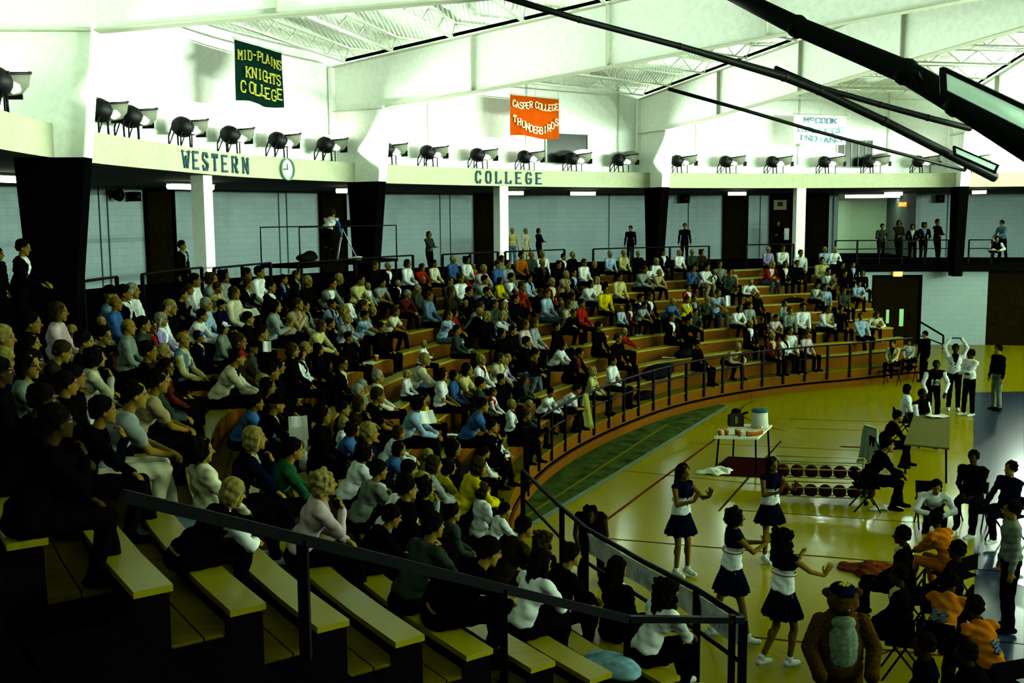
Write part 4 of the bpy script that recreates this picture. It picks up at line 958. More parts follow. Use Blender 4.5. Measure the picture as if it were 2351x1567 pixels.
def build_pose(q, name, voxel=.011, bare=False):
    """body, short and long tops, trousers, shoes"""
    R3 = Matrix((q.rt, q.fwd, q.up)).transposed(); f = .94 if q.female else 1.0
    def torso(bm, g, hem=False):
        ball(bm, q.chest+q.up*.02, (.155*f+g, .108+g, .155+g), 16, 11, R3); ball(bm, q.waist, (.132*f+g, .098+g, .15+g), 16, 11, R3)
        ball(bm, q.pel+V((0, 0, .0)), (.155+g, .118+g, .11+g), 16, 11, R3)
        cap_(bm, q.sh[0]-q.rt*.02, q.sh[1]+q.rt*.02, .056*f+g, .056*f+g); ball(bm, q.chest+q.up*.11-q.fwd*.02, (.12+g, .075+g, .07+g), 14, 9, R3)
        if q.female:
            for s in (-1, 1): ball(bm, q.chest+q.rt*.06*s+q.fwd*.085, .05+g*.7, 12, 8)
    def arm(bm, i, g, up_to=1.0):
        s, e, w_ = q.sh[i], q.el[i], q.wr[i]; f2 = .88 if q.female else 1.0
        if up_to < 1: cap_(bm, s, s.lerp(e, .62), .052*f2+g, .044*f2+g*1.4); return
        cap_(bm, s, e, .050*f2+g, .036*f2+g); cap_(bm, e, w_, .037*f2+g, .025*f2+g)
    bm = NB(); head_geo(bm, q.H); cap_(bm, q.neck-q.up*.03, q.hc+V((0, -.012, -.04)), .052*f, .047*f); torso(bm, 0)
    for i in (0, 1):
        arm(bm, i, 0); cap_(bm, q.hip[i], q.kn[i], .078*f, .050*f); cap_(bm, q.kn[i], q.an[i], .052*f, .034*f)
        ball(bm, q.kn[i].lerp(q.an[i], .28)-V((0, .018, 0)), (.048*f, .05*f, .09), 10, 7)
        cap_(bm, q.an[i]-V((0, 0, .02))-q.foot[i]*.03, q.an[i]+q.foot[i]*.13-V((0, 0, .045)), .030, .026)
        h = q.hands[i]; d = (q.wr[i]-q.el[i]).normalized()
        if h: hand_geo(bm, q.wr[i], V(h[0]), V(h[1]), q.curl, q.splay, h[2] if len(h) > 2 else (1 if i == 0 else -1))
        else: hand_geo(bm, q.wr[i], d, V((0, -.2, -1)) if abs(d.z) < .8 else V((-1 if i == 0 else 1, 0, 0)), q.curl, q.splay, -1 if i == 0 else 1)
    body = remeshed(bm, name+'_body', voxel, 1); mark_face(body, q.H); out = {'body': body, 'q': q}
    def top(g, sl):
        bm = NB()
        ball(bm, q.chest+q.up*.02, (.155*f+g, .108+g, .155+g), 16, 11, R3); ball(bm, q.waist-q.up*.02, (.140*f+g, .106+g, .15+g), 16, 11, R3)
        ball(bm, q.pel+q.up*.06, (.150+g, .116+g, .10+g), 16, 11, R3)
        cap_(bm, q.sh[0]-q.rt*.02, q.sh[1]+q.rt*.02, .056*f+g, .056*f+g); ball(bm, q.chest+q.up*.11-q.fwd*.02, (.12+g, .075+g, .07+g), 14, 9, R3)
        if q.female:
            for s in (-1, 1): ball(bm, q.chest+q.rt*.06*s+q.fwd*.085, .05+g*.7, 12, 8)
        if sl is not None:
            for i in (0, 1): arm(bm, i, g*.9, sl)
        cap_(bm, q.neck-q.up*.06, q.neck-q.up*.02, .07, .062)
        me = remeshed(bm, name+'_top', max(voxel, .012), 2); rr = random.Random(5)
        for v in me.vertices:
            c = v.co; k = .006*math.sin(c.x*38+c.z*31+c.y*17)+.004*math.sin(c.z*71+c.x*23); v.co = c+v.normal*k
        for p in me.polygons:
            c = p.center; loc = R3.transposed() @ (c-q.pel)
            da = min(seg_d(c, q.sh[i].lerp(q.el[i], .15), q.el[i]) for i in (0, 1)); db = min(seg_d(c, q.el[i], q.wr[i]) for i in (0, 1))
            if min(da, db) < .075 and (abs(loc.x) > .165 or db < .07): p.material_index = 2
            elif abs(loc.x) < .012+.30*max(0, loc.z-.24) and (R3.transposed() @ p.normal).y > .1 and loc.z > .16: p.material_index = 1
            elif loc.z > .30 and sl is None: p.material_index = 1
        return me
    out['long'] = top(.016, 1.0); out['short'] = top(.015, .6)
    if bare: out['vest'] = top(.012, None)
    bm = NB(); ball(bm, q.pel+V((0, 0, -.01)), (.168, .132, .115), 16, 11)
    for i in (0, 1): cap_(bm, q.hip[i], q.kn[i], .094*f, .068); cap_(bm, q.kn[i], q.an[i]+V((0, 0, .02)), .068, .056)
    out['trousers'] = remeshed(bm, name+'_trousers', .014, 2)
    for v in out['trousers'].vertices: c = v.co; v.co = c+v.normal*(.004*math.sin(c.y*45+c.z*33+c.x*20))
    out['shoes'] = []
    for i in (0, 1):
        bm = NB(); a = q.an[i]; ft = q.foot[i].normalized()
        cap_(bm, a-ft*.045-V((0, 0, .03)), a+ft*.06-V((0, 0, .035)), .040, .042); cap_(bm, a+ft*.05-V((0, 0, .045)), a+ft*.145-V((0, 0, .052)), .040, .034); cap_(bm, a-V((0, 0, .01)), a+V((0, 0, .03)), .043, .042)
        for v in bm.verts:
            if v.co.z < a.z-.077: v.co.z = a.z-.077
        out['shoes'].append(remeshed(bm, name+'_shoe', .010, 1))
    for k in ('long', 'short', 'vest'):
        if k in out:
            for _ in range(3): out[k].materials.append(None)
    for _ in range(3): body.materials.append(None)
    out['trousers'].materials.append(None); [s.materials.append(None) for s in out['shoes']]
    return out

SK = [(.12, .51, .07), (-.12, .51, .07)]; SA = [(.12, .50, -.315), (-.12, .50, -.315)]
SA2 = [(.14, .40, -.315), (-.10, .58, -.315)]
EH = ((.6, -.5, -.6), (-.6, -.5, -.6))
POSES = {}
def addpose(k, **kw):
    vx = kw.pop('voxel', .011); bare = kw.pop('bare', False); POSES[k] = build_pose(solve(**kw), 'pose_%s' % k, vx, bare)
S = dict(knees=SK, ankles=SA)
addpose('lap', lean=6, head=(0, 4), wr=((.09, .30, .17), (-.07, .34, .17)), **S)
addpose('fwd', lean=32, head=(0, 6), wr=((.035, .56, .17), (-.035, .56, .19)), knees=SK, ankles=SA2, elbow_hint=((.8, 0, -.7), (-.8, 0, -.7)), curl=.9)
addpose('chin', lean=24, head=(4, 0), wr=((.04, .40, .47), (-.10, .44, .15)), knees=SK, ankles=SA2, elbow_hint=((.5, .2, -1), (-.6, -.3, -.6)), hands=[(V((-.1, -.2, 1)), V((0, -1, 0)), 1), None], curl=1.2)
addpose('back', lean=-6, head=(-12, 2), wr=((.15, .30, .16), (-.16, .26, .16)), knees=[(.17, .50, .08), (-.16, .50, .08)], ankles=[(.16, .55, -.315), (-.17, .44, -.315)])
addpose('clap', lean=12, head=(0, 3), wr=((.05, .36, .34), (-.05, .36, .34)), elbow_hint=((.8, -.2, -.8), (-.8, -.2, -.8)), hands=[(V((-.25, .5, .8)), V((-1, 0, .2)), 1), (V((.25, .5, .8)), V((1, 0, .2)), -1)], curl=.15, **S)
addpose('reach', lean=22, head=(0, 8), wr=((.10, .66, .30), (-.03, .62, .27)), elbow_hint=((.5, -.1, -1), (-.5, -.1, -1)), **S)
addpose('fold', lean=2, head=(8, 2), wr=((-.10, .22, .27), (.10, .24, .24)), elbow_hint=((1, -.2, -.4), (-1, -.2, -.4)), female=True, **S)
addpose('hunch', lean=52, head=(0, 20), wr=((.10, .60, .13), (-.10, .62, .12)), knees=SK, ankles=SA2, elbow_hint=((.9, 0, -.5), (-.9, 0, -.5)))
addpose('look', lean=14, head=(-32, 4), wr=((.09, .42, .16), (-.11, .36, .16)), elbow_hint=EH, knees=[(.10, .50, .10), (-.15, .49, .07)], ankles=SA2, female=True)
def stand_kw(**k):
    d = dict(pelvis=V((0, 0, .93)), knees=[(.10, .03, .50), (-.10, .03, .50)], ankles=[(.11, 0, .08), (-.11, 0, .08)]); d.update(k); return d
addpose('stand', **stand_kw(lean=1, head=(0, 6), wr=((.26, .06, .86), (-.26, .06, .86)), elbow_hint=((.6, -1, 0), (-.6, -1, 0))))
addpose('rail', **stand_kw(lean=8, head=(0, 10), wr=((.14, .34, 1.04), (-.10, .36, 1.04)), elbow_hint=((.8, -.6, -.6), (-.8, -.6, -.6)), knees=[(.09, .05, .50), (-.12, -.04, .50)], ankles=[(.10, .05, .08), (-.12, -.12, .08)]))
addpose('armsx', **stand_kw(lean=-2, head=(-20, 4), wr=((-.11, .20, 1.13), (.11, .22, 1.10)), elbow_hint=((1, 0, -.5), (-1, 0, -.5)), knees=[(.08, .06, .50), (-.14, .02, .50)], ankles=[(.06, .10, .08), (-.14, 0, .08)]))
addpose('camera', **stand_kw(lean=48, head=(0, 10), pelvis=V((0, -.18, .90)), wr=((.20, .42, .62), (-.05, .52, 1.20)), elbow_hint=((.8, 0, -.2), (-.6, 0, -1))))
addpose('photo', **stand_kw(lean=2, head=(10, 0), wr=((.06, .20, 1.52), (-.06, .20, 1.52)), elbow_hint=((1, 0, -1), (-1, 0, -1)), hands=[(V((-.5, .3, .6)), V((-1, .2, 0)), 1), (V((.5, .3, .6)), V((1, .2, 0)), -1)]))
NV = .0075
addpose('cheer', bare=True, voxel=NV, **stand_kw(lean=2, head=(-6, 2), female=True, shw=.165, wr=((.10, .33, 1.22), (-.15, .40, 1.26)), elbow_hint=((.7, -.1, -1), (-.7, 0, -1)), hands=[(V((-.35, .35, .9)), V((-1, .2, -.2)), 1), (V((.1, .35, .9)), V((1, .2, -.2)), -1)], curl=.12, splay=.5,
    knees=[(.09, .03, .50), (-.10, .05, .50)], ankles=[(.07, -.02, .09), (-.13, .02, .09)]))
addpose('cheer_wide', bare=True, voxel=NV, **stand_kw(lean=3, head=(0, 0), female=True, shw=.165, wr=((.04, .42, 1.25), (-.03, .46, 1.24)), elbow_hint=((.5, -.1, -1), (-.5, 0, -1)), hands=[(V((-.1, .2, 1)), V((-1, 0, 0)), 1), (V((.1, .7, .8)), V((1, 0, 0)), -1)], curl=.1, splay=.6,
    knees=[(.13, .10, .50), (-.13, -.10, .50)], ankles=[(.16, .17, .09), (-.15, -.20, .09)]))
addpose('cheer_step', bare=True, voxel=NV, **stand_kw(lean=0, head=(0, 2), female=True, shw=.165, wr=((.22, .44, 1.12), (-.10, .34, 1.24)), elbow_hint=((.7, -.2, -1), (-.7, 0, -1)), hands=[(V((.2, .5, .8)), V((-1, .2, 0)), 1), (V((.3, .35, .9)), V((1, .2, 0)), -1)], curl=.1, splay=.7,
    knees=[(.08, .12, .50), (-.07, -.02, .50)], ankles=[(.05, .08, .09), (-.10, -.22, .12)]))
addpose('kneehold', voxel=.010, bare=True, **stand_kw(lean=62, head=(0, 8), pelvis=V((0, -.22, .86)), nlean=70, wr=((.17, .20, .56), (-.17, .20, .56)), elbow_hint=((1, 0, .2), (-1, 0, .2)), knees=[(.14, .06, .47), (-.14, .06, .47)], ankles=[(.15, -.04, .08), (-.15, -.04, .08)]))
addpose('overhead', voxel=.010, **stand_kw(lean=0, head=(0, 12), wr=((.13, .03, 1.84), (-.13, .03, 1.84)), elbow_hint=((1, .1, .3), (-1, .1, .3)), hands=[(V((-1, .1, .3)), V((0, 0, -1)), 1), (V((1, .1, .3)), V((0, 0, -1)), -1)]))
addpose('leanover', voxel=.010, **stand_kw(lean=38, head=(0, 0), pelvis=V((0, -.15, .90)), wr=((.22, .32, .80), (-.20, .34, .82)), elbow_hint=((1, -.4, 0), (-1, -.4, 0))))

# hair and headgear, in the head's own frame
def hair_mesh(kind):
    bm = NB()
    if kind == 'short':
        ball(bm, (0, -.024, .046), (.090, .100, .090)); ball(bm, (0, -.060, .0), (.076, .058, .068))
        for s in (-1, 1): ball(bm, (s*.076, -.01, .012), (.016, .030, .034))
    elif kind == 'crop':
        ball(bm, (0, -.022, .042), (.084, .096, .086)); ball(bm, (0, -.06, -.005), (.068, .050, .06))
        for s in (-1, 1): ball(bm, (s*.074, -.01, .010), (.013, .028, .032))
    elif kind == 'bob':
        ball(bm, (0, -.022, .038), (.092, .100, .090)); ball(bm, (0, -.050, -.035), (.092, .070, .085))
        for s in (-1, 1): cap_(bm, (s*.080, .0, .02), (s*.080, -.01, -.085), .030, .028)
    elif kind == 'long':
        ball(bm, (0, -.022, .038), (.092, .100, .090)); cap_(bm, (0, -.06, .0), (0, -.10, -.22), .085, .07)
        for s in (-1, 1): cap_(bm, (s*.078, -.01, .02), (s*.085, -.04, -.20), .032, .03)
    elif kind == 'curly':
        rr = random.Random(4); ball(bm, (0, -.035, .035), (.105, .105, .095)); ball(bm, (0, -.055, -.04), (.10, .075, .085))
        for i in range(60):
            a = rr.uniform(0, 2*PI); z = rr.uniform(-.10, .12); r = .098*math.sqrt(max(.1, 1-(z/.16)**2)); y = math.sin(a)*r-.035
            if y > .045 and z < .06: continue
            ball(bm, (math.cos(a)*r, y, z+.01), rr.uniform(.018, .030), 7, 5)
    elif kind == 'curly_long':
        rr = random.Random(9); ball(bm, (0, -.030, .035), (.105, .108, .096)); cap_(bm, (0, -.06, .0), (0, -.10, -.23), .10, .09)
        for i in range(110):
            a = rr.uniform(0, 2*PI); z = rr.uniform(-.28, .12); r = .11; y = math.sin(a)*r-.05
            if y > .03 and z < .06: continue
            ball(bm, (math.cos(a)*r, y, z), rr.uniform(.018, .032), 7, 5)
    elif kind == 'rim':
        for s in (-1, 1): ball(bm, (s*.066, -.020, -.002), (.016, .045, .034))
        ball(bm, (0, -.075, -.005), (.062, .034, .042))
    elif kind == 'cap':
        ball(bm, (0, -.014, .050), (.086, .100, .076)); 
        for i in range(5): cap_(bm, (-.05+.025*i, .07, .055), (-.04+.02*i, .150-.008*abs(i-2)*2, .050), .008, .007)
    elif kind == 'hat':
        ball(bm, (0, -.010, .075), (.090, .105, .078)); lathe(bm, [(.06, .035), (.155, .040), (.165, .058), (.155, .054), (.06, .055)], 24)
    me = remeshed(bm, 'hair_'+kind, .010, 1 if 'curly' in kind else 2)
    rn = random.Random(1)
    for v in me.vertices:
        c = v.co; k = .004*math.sin(c.x*110+c.y*40)+.004*math.sin(c.z*90+c.x*60)+rn.uniform(-.0015, .0015); v.co = c+v.normal*k
    me.materials.append(None); return me
HAIR = {k: hair_mesh(k) for k in ('short', 'crop', 'bob', 'long', 'curly', 'curly_long', 'rim', 'cap', 'hat')}
M_EYE = mat('eye_dark', (.01, .008, .006), .5, .1); M_LIP = mat('lip', (.20, .06, .03), .5)
SKINS = [mat('skin_light', (.33, .215, .025), .8, .0, noise=.12), mat('skin_tan', (.25, .15, .016), .8, .0, noise=.12), mat('skin_dark', (.05, .028, .008), .8, .0, noise=.12), mat('skin_olive', (.21, .125, .012), .8, .0, noise=.12)]
CC = {'W': ('white', (.66, .76, .66)), 'C': ('cream', (.50, .52, .30)), 'Y': ('bright yellow', (.55, .48, .0)), 'y': ('pale yellow', (.42, .42, .13)), 'G': ('grey', (.20, .25, .21)), 'g': ('grey green', (.13, .18, .12)),
      'B': ('blue', (.025, .085, .22)), 'b': ('light blue', (.24, .38, .47)), 'N': ('navy blue', (.005, .010, .035)), 'K': ('black', (.007, .008, .007)), 'D': ('dark brown', (.03, .02, .006)), 'R': ('red', (.22, .012, .004)),
      'm': ('maroon', (.08, .012, .006)), 'O': ('orange', (.40, .12, .004)), 'o': ('orange', (.15, .085, .003)), 'P': ('pale pink', (.46, .38, .34)), 'p': ('lilac', (.22, .20, .36)), 'e': ('green', (.01, .07, .02)), 'd': ('denim blue', (.07, .14, .19)), 'T': ('dark green', (.03, .05, .03)), 't': ('tan', (.30, .25, .10))}
for k_, f_ in {'W': 1.75, 'C': 1.7, 'Y': 1.5, 'y': 1.6, 'G': 1.5, 'g': 1.5, 'B': 1.6, 'b': 1.7, 'K': .3, 'D': 0.7, 'R': 1.4, 'O': 1.3, 'P': 1.6, 'p': 1.6, 'e': 1.4, 'd': 1.5, 't': 1.5, 'N': .45}.items(): CC[k_] = (CC[k_][0], tuple(c*f_ for c in CC[k_][1]))
HC = {'k': ('dark', (.006, .005, .003)), 'n': ('brown', (.035, .024, .006)), 'f': ('fair', (.29, .25, .055)), 'w': ('grey', (.30, .33, .22)), 'z': ('balding', (.06, .05, .02))}
CM = {k: mat('cloth_'+v[0].replace(' ', '_'), v[1], .95, .0, noise=.22, nscale=5) for k, v in CC.items()}
CM['J'] = mat('cloth_blue_jeans', (.06, .12, .14), .9, .05, noise=.3, nscale=14)
HM = {k: mat('hair_'+v[0], v[1], .9, .0, noise=.35, nscale=30) for k, v in HC.items()}
def slotmats(o, ms):
    for i, m in enumerate(ms):
        if i < len(o.material_slots): o.material_slots[i].link = 'OBJECT'; o.material_slots[i].material = m
PN = [0]
def person(pose, loc, rz, s=1.0, shirt='K', front=None, sleeve=None, pants='K', hair='short', hcol='k', skin=0, top='long', capc=None, shoe='K', label='', group=None, pitch=0, name='person'):
    pz = POSES[pose]; o = bpy.data.objects.new(name, pz['body']); COL.objects.link(o); o.location = loc; o.rotation_euler = (pitch, 0, rz); o.scale = (s, s, s)
    slotmats(o, [SKINS[skin], M_EYE, M_LIP])
    def child(nm, me, ms, M_=None):
        c = bpy.data.objects.new(nm, me); COL.objects.link(c); c.parent = o; slotmats(c, ms)
        if M_ is not None: c.matrix_local = M_
        return c
    if top: child({'long': 'shirt', 'short': 'shirt', 'vest': 'vest'}[top], pz[top], [CM[shirt], CM[front or shirt], CM[sleeve or shirt]])
    if pants: child('trousers', pz['trousers'], [CM[pants]])
    if shoe:
        for sm in pz['shoes']: child('shoe', sm, [CM[shoe]])
    if hair: child('hair', HAIR[hair], [HM[hcol]], pz['q'].H)
    if capc: child('cap', HAIR[capc[0]], [CM[capc[1]]], pz['q'].H)
    if label: tag(o, label, 'person', group)
    else: o['category'] = 'person'
    return o
# ------------------------------------------------------------------ the seated crowd
# one line per spectator: x y of the head in a 4.702 times enlarged tile, pose, clothes (main/front/sleeve, ~ short sleeves), hair, options
TILES = [((0, 560), """
530 600 l P nb
590 755 l y fs .52 baby
1165 555 l d~ ks hat
1310 470 l K/W ks
1430 450 x W wb
1280 630 l B zz
1660 390 l P ks .62 capN
2075 375 l W ks
1700 640 l W kb
1830 610 l K fb
1960 560 c K ks
2070 545 l G ns
1770 800 l p/W wb
1100 990 o K ks
1385 890 l g zz
1540 870 l T ks
1640 900 o K/R kb
2170 770 f W ks
2140 1000 l N/y ks .8 capB
1970 1030 l d/y/y zz
1000 1230 c C ku
590 1190 h D ns
470 1290 o g kb
40 1270 l N fs
35 905 l N fs
1740 1200 l K fs
1590 1150 l K/D ks
1810 1330 o m ks
2225 650 l b ws
1390 1470 f G~ kr p=C
1590 1420 f t~ kr
1700 1500 f T ks
700 1480 l K ks
330 1060 l K kb
120 700 l K ks
900 1010 l K ks
760 950 l W/y fs .7
"""), ((450, 560), """
165 375 l g nu
310 345 l G ku
215 475 r y ns
380 500 l C nb
300 650 l N ks capN .8
490 330 l g ks
600 440 c K/W ns
680 290 l W ks
800 460 l K/W ks
935 390 c N/b ks
1080 380 l K/g ns
1205 400 l K fs
1450 425 f g/W ks
1540 375 l K fs
1755 370 f y ks
1870 455 l b/W fs .75
2000 420 f G~ ks
1930 230 l K ns
2075 240 l K/W wr
2280 210 l W kb
2180 425 l K/W ws .8
2290 570 f m ws
840 615 a G kb
1080 600 c t ns
1180 730 l g/K ks
1460 690 c b/K ks
1600 710 l b fb
1650 610 x W/W kb
1790 630 l g ns
1910 720 l K fs .8
1810 800 r b~ ks
1640 880 c G fs
1340 880 f y nb
1450 930 c K ks
2150 760 f C~ ns
290 950 l g kb capW
480 1010 l D ns
390 1200 f C/K ks capR
1180 1110 l K zz
1050 1130 l K nb
1120 1290 x W/K/W ku
880 1320 l K kb
590 1240 o T ks hat
720 1515 l m fs
1570 1290 o K/C ks
1960 1430 l C ws
1790 1540 l g ws
2290 1390 l W fb .7
700 900 l K ks
560 800 l K ks
2000 980 l K ks
1650 1050 l K ks
750 1180 l K ks
1300 1150 l K kb
"""), ((900, 560), """
330 250 f R kb
455 215 l C ks
690 165 l B ws
775 175 l W ku
880 195 l O fs .6
975 270 f P fs
1140 220 l B ns
1185 160 l g kb
1245 220 l G ns
1395 125 l O ks
1505 120 l T fs
1625 110 l W fs
1650 200 l K/T fs
1770 220 l K ks
1860 160 l K/W ks
1940 120 l K ws
1950 310 l N/b ks
1870 330 c t fs
2080 200 l W ns
2175 220 l K fs
2210 390 l C fb
2120 430 f W kb
1750 410 l m/C fs
1870 485 l K fs .8
1700 515 l b ns p=J
1590 520 f K ns
340 385 l K fs .7
620 400 l T ns
740 370 l W~ ns
810 385 l R fs .65
970 380 f G ks
1130 430 l Y kb
1260 335 f G/W/G ks
1030 440 l K fs .7
1390 440 c R ns
1480 385 l b/N/b ks
280 500 l T ws
395 560 l d ns
640 510 l D nb
830 510 l K ks
1010 510 f N ks
790 650 l K fs .75
910 650 f G/W/G ns
1110 650 l T ns
1170 640 l K/W ks capW .85
720 740 l R kb .8
605 770 r b~ nr p=J
900 745 f K fs
1060 770 l K fb
1135 750 r W/B/W fb
1250 690 l T fb
1800 645 l T fs .75
1900 650 l t/g nb
1950 570 l g ks .8
2040 640 l R ks
1960 775 f K ns
2300 490 l Y ks
1430 860 l P nb
1530 840 l G nb
340 1080 a W fs .7
300 1250 f C fs
175 1375 l W fb .7
560 1390 l W~ ku
660 1430 l B kb
765 1345 f y~ kb
960 1250 l W/m fs
1160 1230 c C ns
1240 1160 l K fs .7
1235 1300 l p fb .8
1830 1095 f W kb
2170 1400 l y/g fu
960 1490 l T ks
1330 590 l K ks
1500 1180 h K ks p=J
1300 930 l K ks
1180 960 l K kb
1780 930 l K ks
2230 870 l K ks
700 930 l T ks
2000 1180 f K/m ks
1430 1010 l K ks
"""), ((1350, 560), """
240 110 l b ws
385 100 l y/t fs
545 120 l K ws
335 350 l y ks
580 260 f G ns
715 190 f W fs
690 280 f W ks .8 capB
755 310 f t fs
815 90 l K/W ks
985 100 l W fb
1130 90 l T fs
1225 100 l D ku
1150 260 c B ks
1245 250 f W ks p=t
1370 315 l K/W fs .8
1460 220 l g ns
1525 300 l t fs .75
1580 290 l T ks
1945 60 l p ws
2105 50 l W/C ns
2295 100 l W ns
1990 205 f R/W fb p=J
2110 220 l K/W kb
2260 210 l K ks
1720 440 h W fs
1400 510 r b~ ns p=J
1830 570 l K zz
1720 625 l K fs .75
540 585 l N/W ks
630 570 l K/W ns
900 625 f B fs
1060 600 c Y/W ns
1160 600 l T/G ns
1270 600 c T fs
360 700 l b/P/b fs .8
475 700 l m/W ns .8
630 670 f G~ ks
940 775 l K/W ns
1165 735 f T ks
1020 830 f K ks
1745 680 l G ks
1640 720 f W kb
1750 860 l K/W fs
2000 800 f P~ ks
1910 850 l K ns .8
2180 720 l g ns
2320 665 l W ks
2200 910 l W ns
1990 995 l m/y fs
2170 1000 x W/K/W kb
2290 985 l P ns
385 960 r R fs
320 1000 l K ns
1600 1110 h t fs
265 1260 l W ks
55 1400 f D fu
1080 470 l R/W ns .8
1180 1080 l K ks
2120 640 l G kb .8
"""), ((1851, 440), """
205 650 l b fs
305 650 a W wb
185 745 l y ks
380 820 l K ks
260 860 f g/W ks
510 810 l K/b ks
395 905 l K ks
610 920 l K kb
105 1030 f g/C ks
240 1030 l b ks
365 1085 l T ns
575 1010 f b ks
230 1260 f W/y ns
355 1270 l K ks
590 1350 b b ns
770 1330 h C ns
"""), ((0, 840), """
1030 430 c K ks
2170 890 b C ku
1590 190 f T/K ks
800 150 l K ks
"""), ((450, 840), """
560 500 f B ks
600 790 c N/C fb
830 420 f K/y ws hat
735 205 l m fs
930 230 l K/R kb p=g
1910 235 f K~ ns
1960 125 l C ws
1790 220 l g fs
1740 290 l g ws
1720 400 c D nb
1590 590 l W fb .8
1690 690 f B ku
1880 680 l N fs
2180 720 f W/N/W nb
1780 920 f W ku
2180 900 f B kb
1000 900 f e/e ks
1330 1260 c P fu
1950 1140 f g ks
2270 1320 f W~ ks
390 1520 h K/W/W fb
1500 480 l K ks
1350 420 l K kb
"""), ((900, 800), """
235 560 f b ku
350 520 l Y/K ks .8
900 430 f B~ ks
985 370 f T~ ks
1075 480 l R/W/W ns .75
1470 450 l T fs .7
1420 550 f K ns .8
1300 590 l W/m/W fs .85
1700 470 f W ks .8
1960 440 h W~ ks
1440 350 l T ns .75
1180 420 l K ks
1020 830 c K ks
1160 950 h W ks .8
660 1070 l K kb
985 1130 f W ks .8
590 1280 f Y ku
880 1260 f Y nb
430 1260 f G nb
180 1300 l K ks
100 1470 l K ks
310 1440 c G fs
390 1150 l g fs .8
"""), ((550, 1100), """
1420 60 l K ku
1530 400 f T ks
1880 90 l W~ nb
2020 230 f W ks .8
2160 370 f D ks
1780 520 h K ks
1640 260 l T ks .8
1150 560 h K/R ks
"""), ((1150, 1100), """
340 470 l K nu .9
500 580 f K/y ks
310 640 f W kl
900 680 l K/W kl
1260 860 f W ku2
"""),
]
SC_ = [4.702]*8+[3.356]*2
ST = {'s': 'short', 'r': 'crop', 'b': 'bob', 'l': 'long', 'u': 'curly', 'z': 'rim'}
PO = {'l': 'lap', 'f': 'fwd', 'c': 'chin', 'b': 'back', 'a': 'clap', 'r': 'reach', 'x': 'fold', 'h': 'hunch', 'o': 'look'}
ORD = ['first', 'second', 'third', 'fourth', 'fifth', 'sixth', 'seventh', 'eighth', 'ninth', 'top']
CROWD = []
for (org, txt), sc_ in zip(TILES, SC_):
    for ln in txt.strip().split('\n'):
        a = ln.split(); d = dict(px=org[0]+float(a[0])/sc_, py=org[1]+float(a[1])/sc_, pose=a[2], cl=a[3], hair=a[4], s=1.0, cap=None, pants='K', hat=False, baby=False)
        for op in a[5:]:
            if op.startswith('p='): d['pants'] = op[2:]
            elif op.startswith('cap'): d['cap'] = op[3:]
            elif op == 'hat': d['hat'] = True
            elif op == 'baby': d['baby'] = True
            else: d['s'] = float(op)
        CROWD.append(d)
# drop near duplicates that come from neighbouring tiles
keep = []
for d in CROWD:
    if all(math.hypot(d['px']-e['px'], d['py']-e['py']) > 8 for e in keep): keep.append(d)
CROWD = keep
LOOKAT = V((16.5, 19.5, 0))
def headh(pose, s): h = POSES[pose]['q'].hc; return h.z*s, h.y*s
def fit_seat(px, py, pose, s):
    """the row and seat that put this head where the photograph has it"""
    best = None; hz, hy = headh(pose, s)
    for k in range(NROW):
        Z = rowZ(k)+hz
        if Z > CAMZ-.05: continue
        p = atZ(px, py, Z); R, A = RA(p)
        if not (98.5 < A < 262): continue
        want = rowRA(k, A)+.13-hy*.85; err = R-want; cost = abs(err)+max(0, A-213.2)*.35
        if best is None or cost < best[4]: best = (err, k, R, A, cost)
    return best
rr = random.Random(11)
for d in CROWD:
    pose = PO[d['pose']]; b = fit_seat(d['px'], d['py'], pose, d['s'])
    if b is None: d['bad'] = True; continue
    err, k, R, A, _c = b; e2 = max(-.14, min(.14, err)); s = d['s']
    hz, hy = headh(pose, s); Rs = rowRA(k, A)+.13+e2
    # keep the picture column: nudge the angle
    for _ in range(4):
        hd = P(A, Rs-hy*.85, rowZ(k)+hz); x, y = proj(hd); dx = px_err = d['px']-x
        h2 = P(A+.2, Rs-hy*.85, rowZ(k)+hz); x2 = proj(h2)[0]
        if abs(x2-x) > .3: A += max(-2, min(2, .2*dx/(x2-x)))
    A = min(A, 213.6)
    hd = P(A, Rs-hy*.85, rowZ(k)+hz); y = proj(hd)[1]
    ppm = FPX/max(3, hd.y); ds = (y-d['py'])/ppm/max(hz, .3); s *= max(.9, min(1.10, 1+ds))
    d.update(A=A, R=Rs, k=k, s2=s)
good = [d for d in CROWD if not d.get('bad')]
# keep apart people sharing a bench
for k in range(NROW):
    row = sorted([d for d in good if d['k'] == k], key=lambda d: d['A'])
    for _ in range(3):
        for a, b in zip(row, row[1:]):
            gap = (b['A']-a['A'])*D2R*a['R']; need = .44*(a['s2']+b['s2'])/2
            if gap < need:
                m = (need-gap)/2/a['R']/D2R*.8; a['A'] -= m; b['A'] += m
LAND = [(-50, 'at the left edge'), (150, 'by the leftmost steel column'), (285, 'below the two wall speakers'), (365, 'below the first dark door'), (465, 'below the first white post'), (570, 'below the end of WESTERN'), (660, 'below the wall clock'), (800, 'below the camera platform'),
        (930, 'right of the camera platform'), (1040, 'left of the second white post'), (1150, 'below the second white post'), (1230, 'below the orange banner'), (1330, 'below the glossy dark window'), (1420, 'left of the third steel column'), (1505, 'below the third steel column'), (1600, 'right of the third steel column'), (1690, 'below the dark doors'),
        (1790, 'below the door poster'), (1850, 'right of the third white post'), (1930, 'left of the balcony'), (2010, 'beside the dark doorway')]
HN = {'s': '', 'r': 'short ', 'b': '', 'l': 'long ', 'u': 'curly ', 'z': ''}
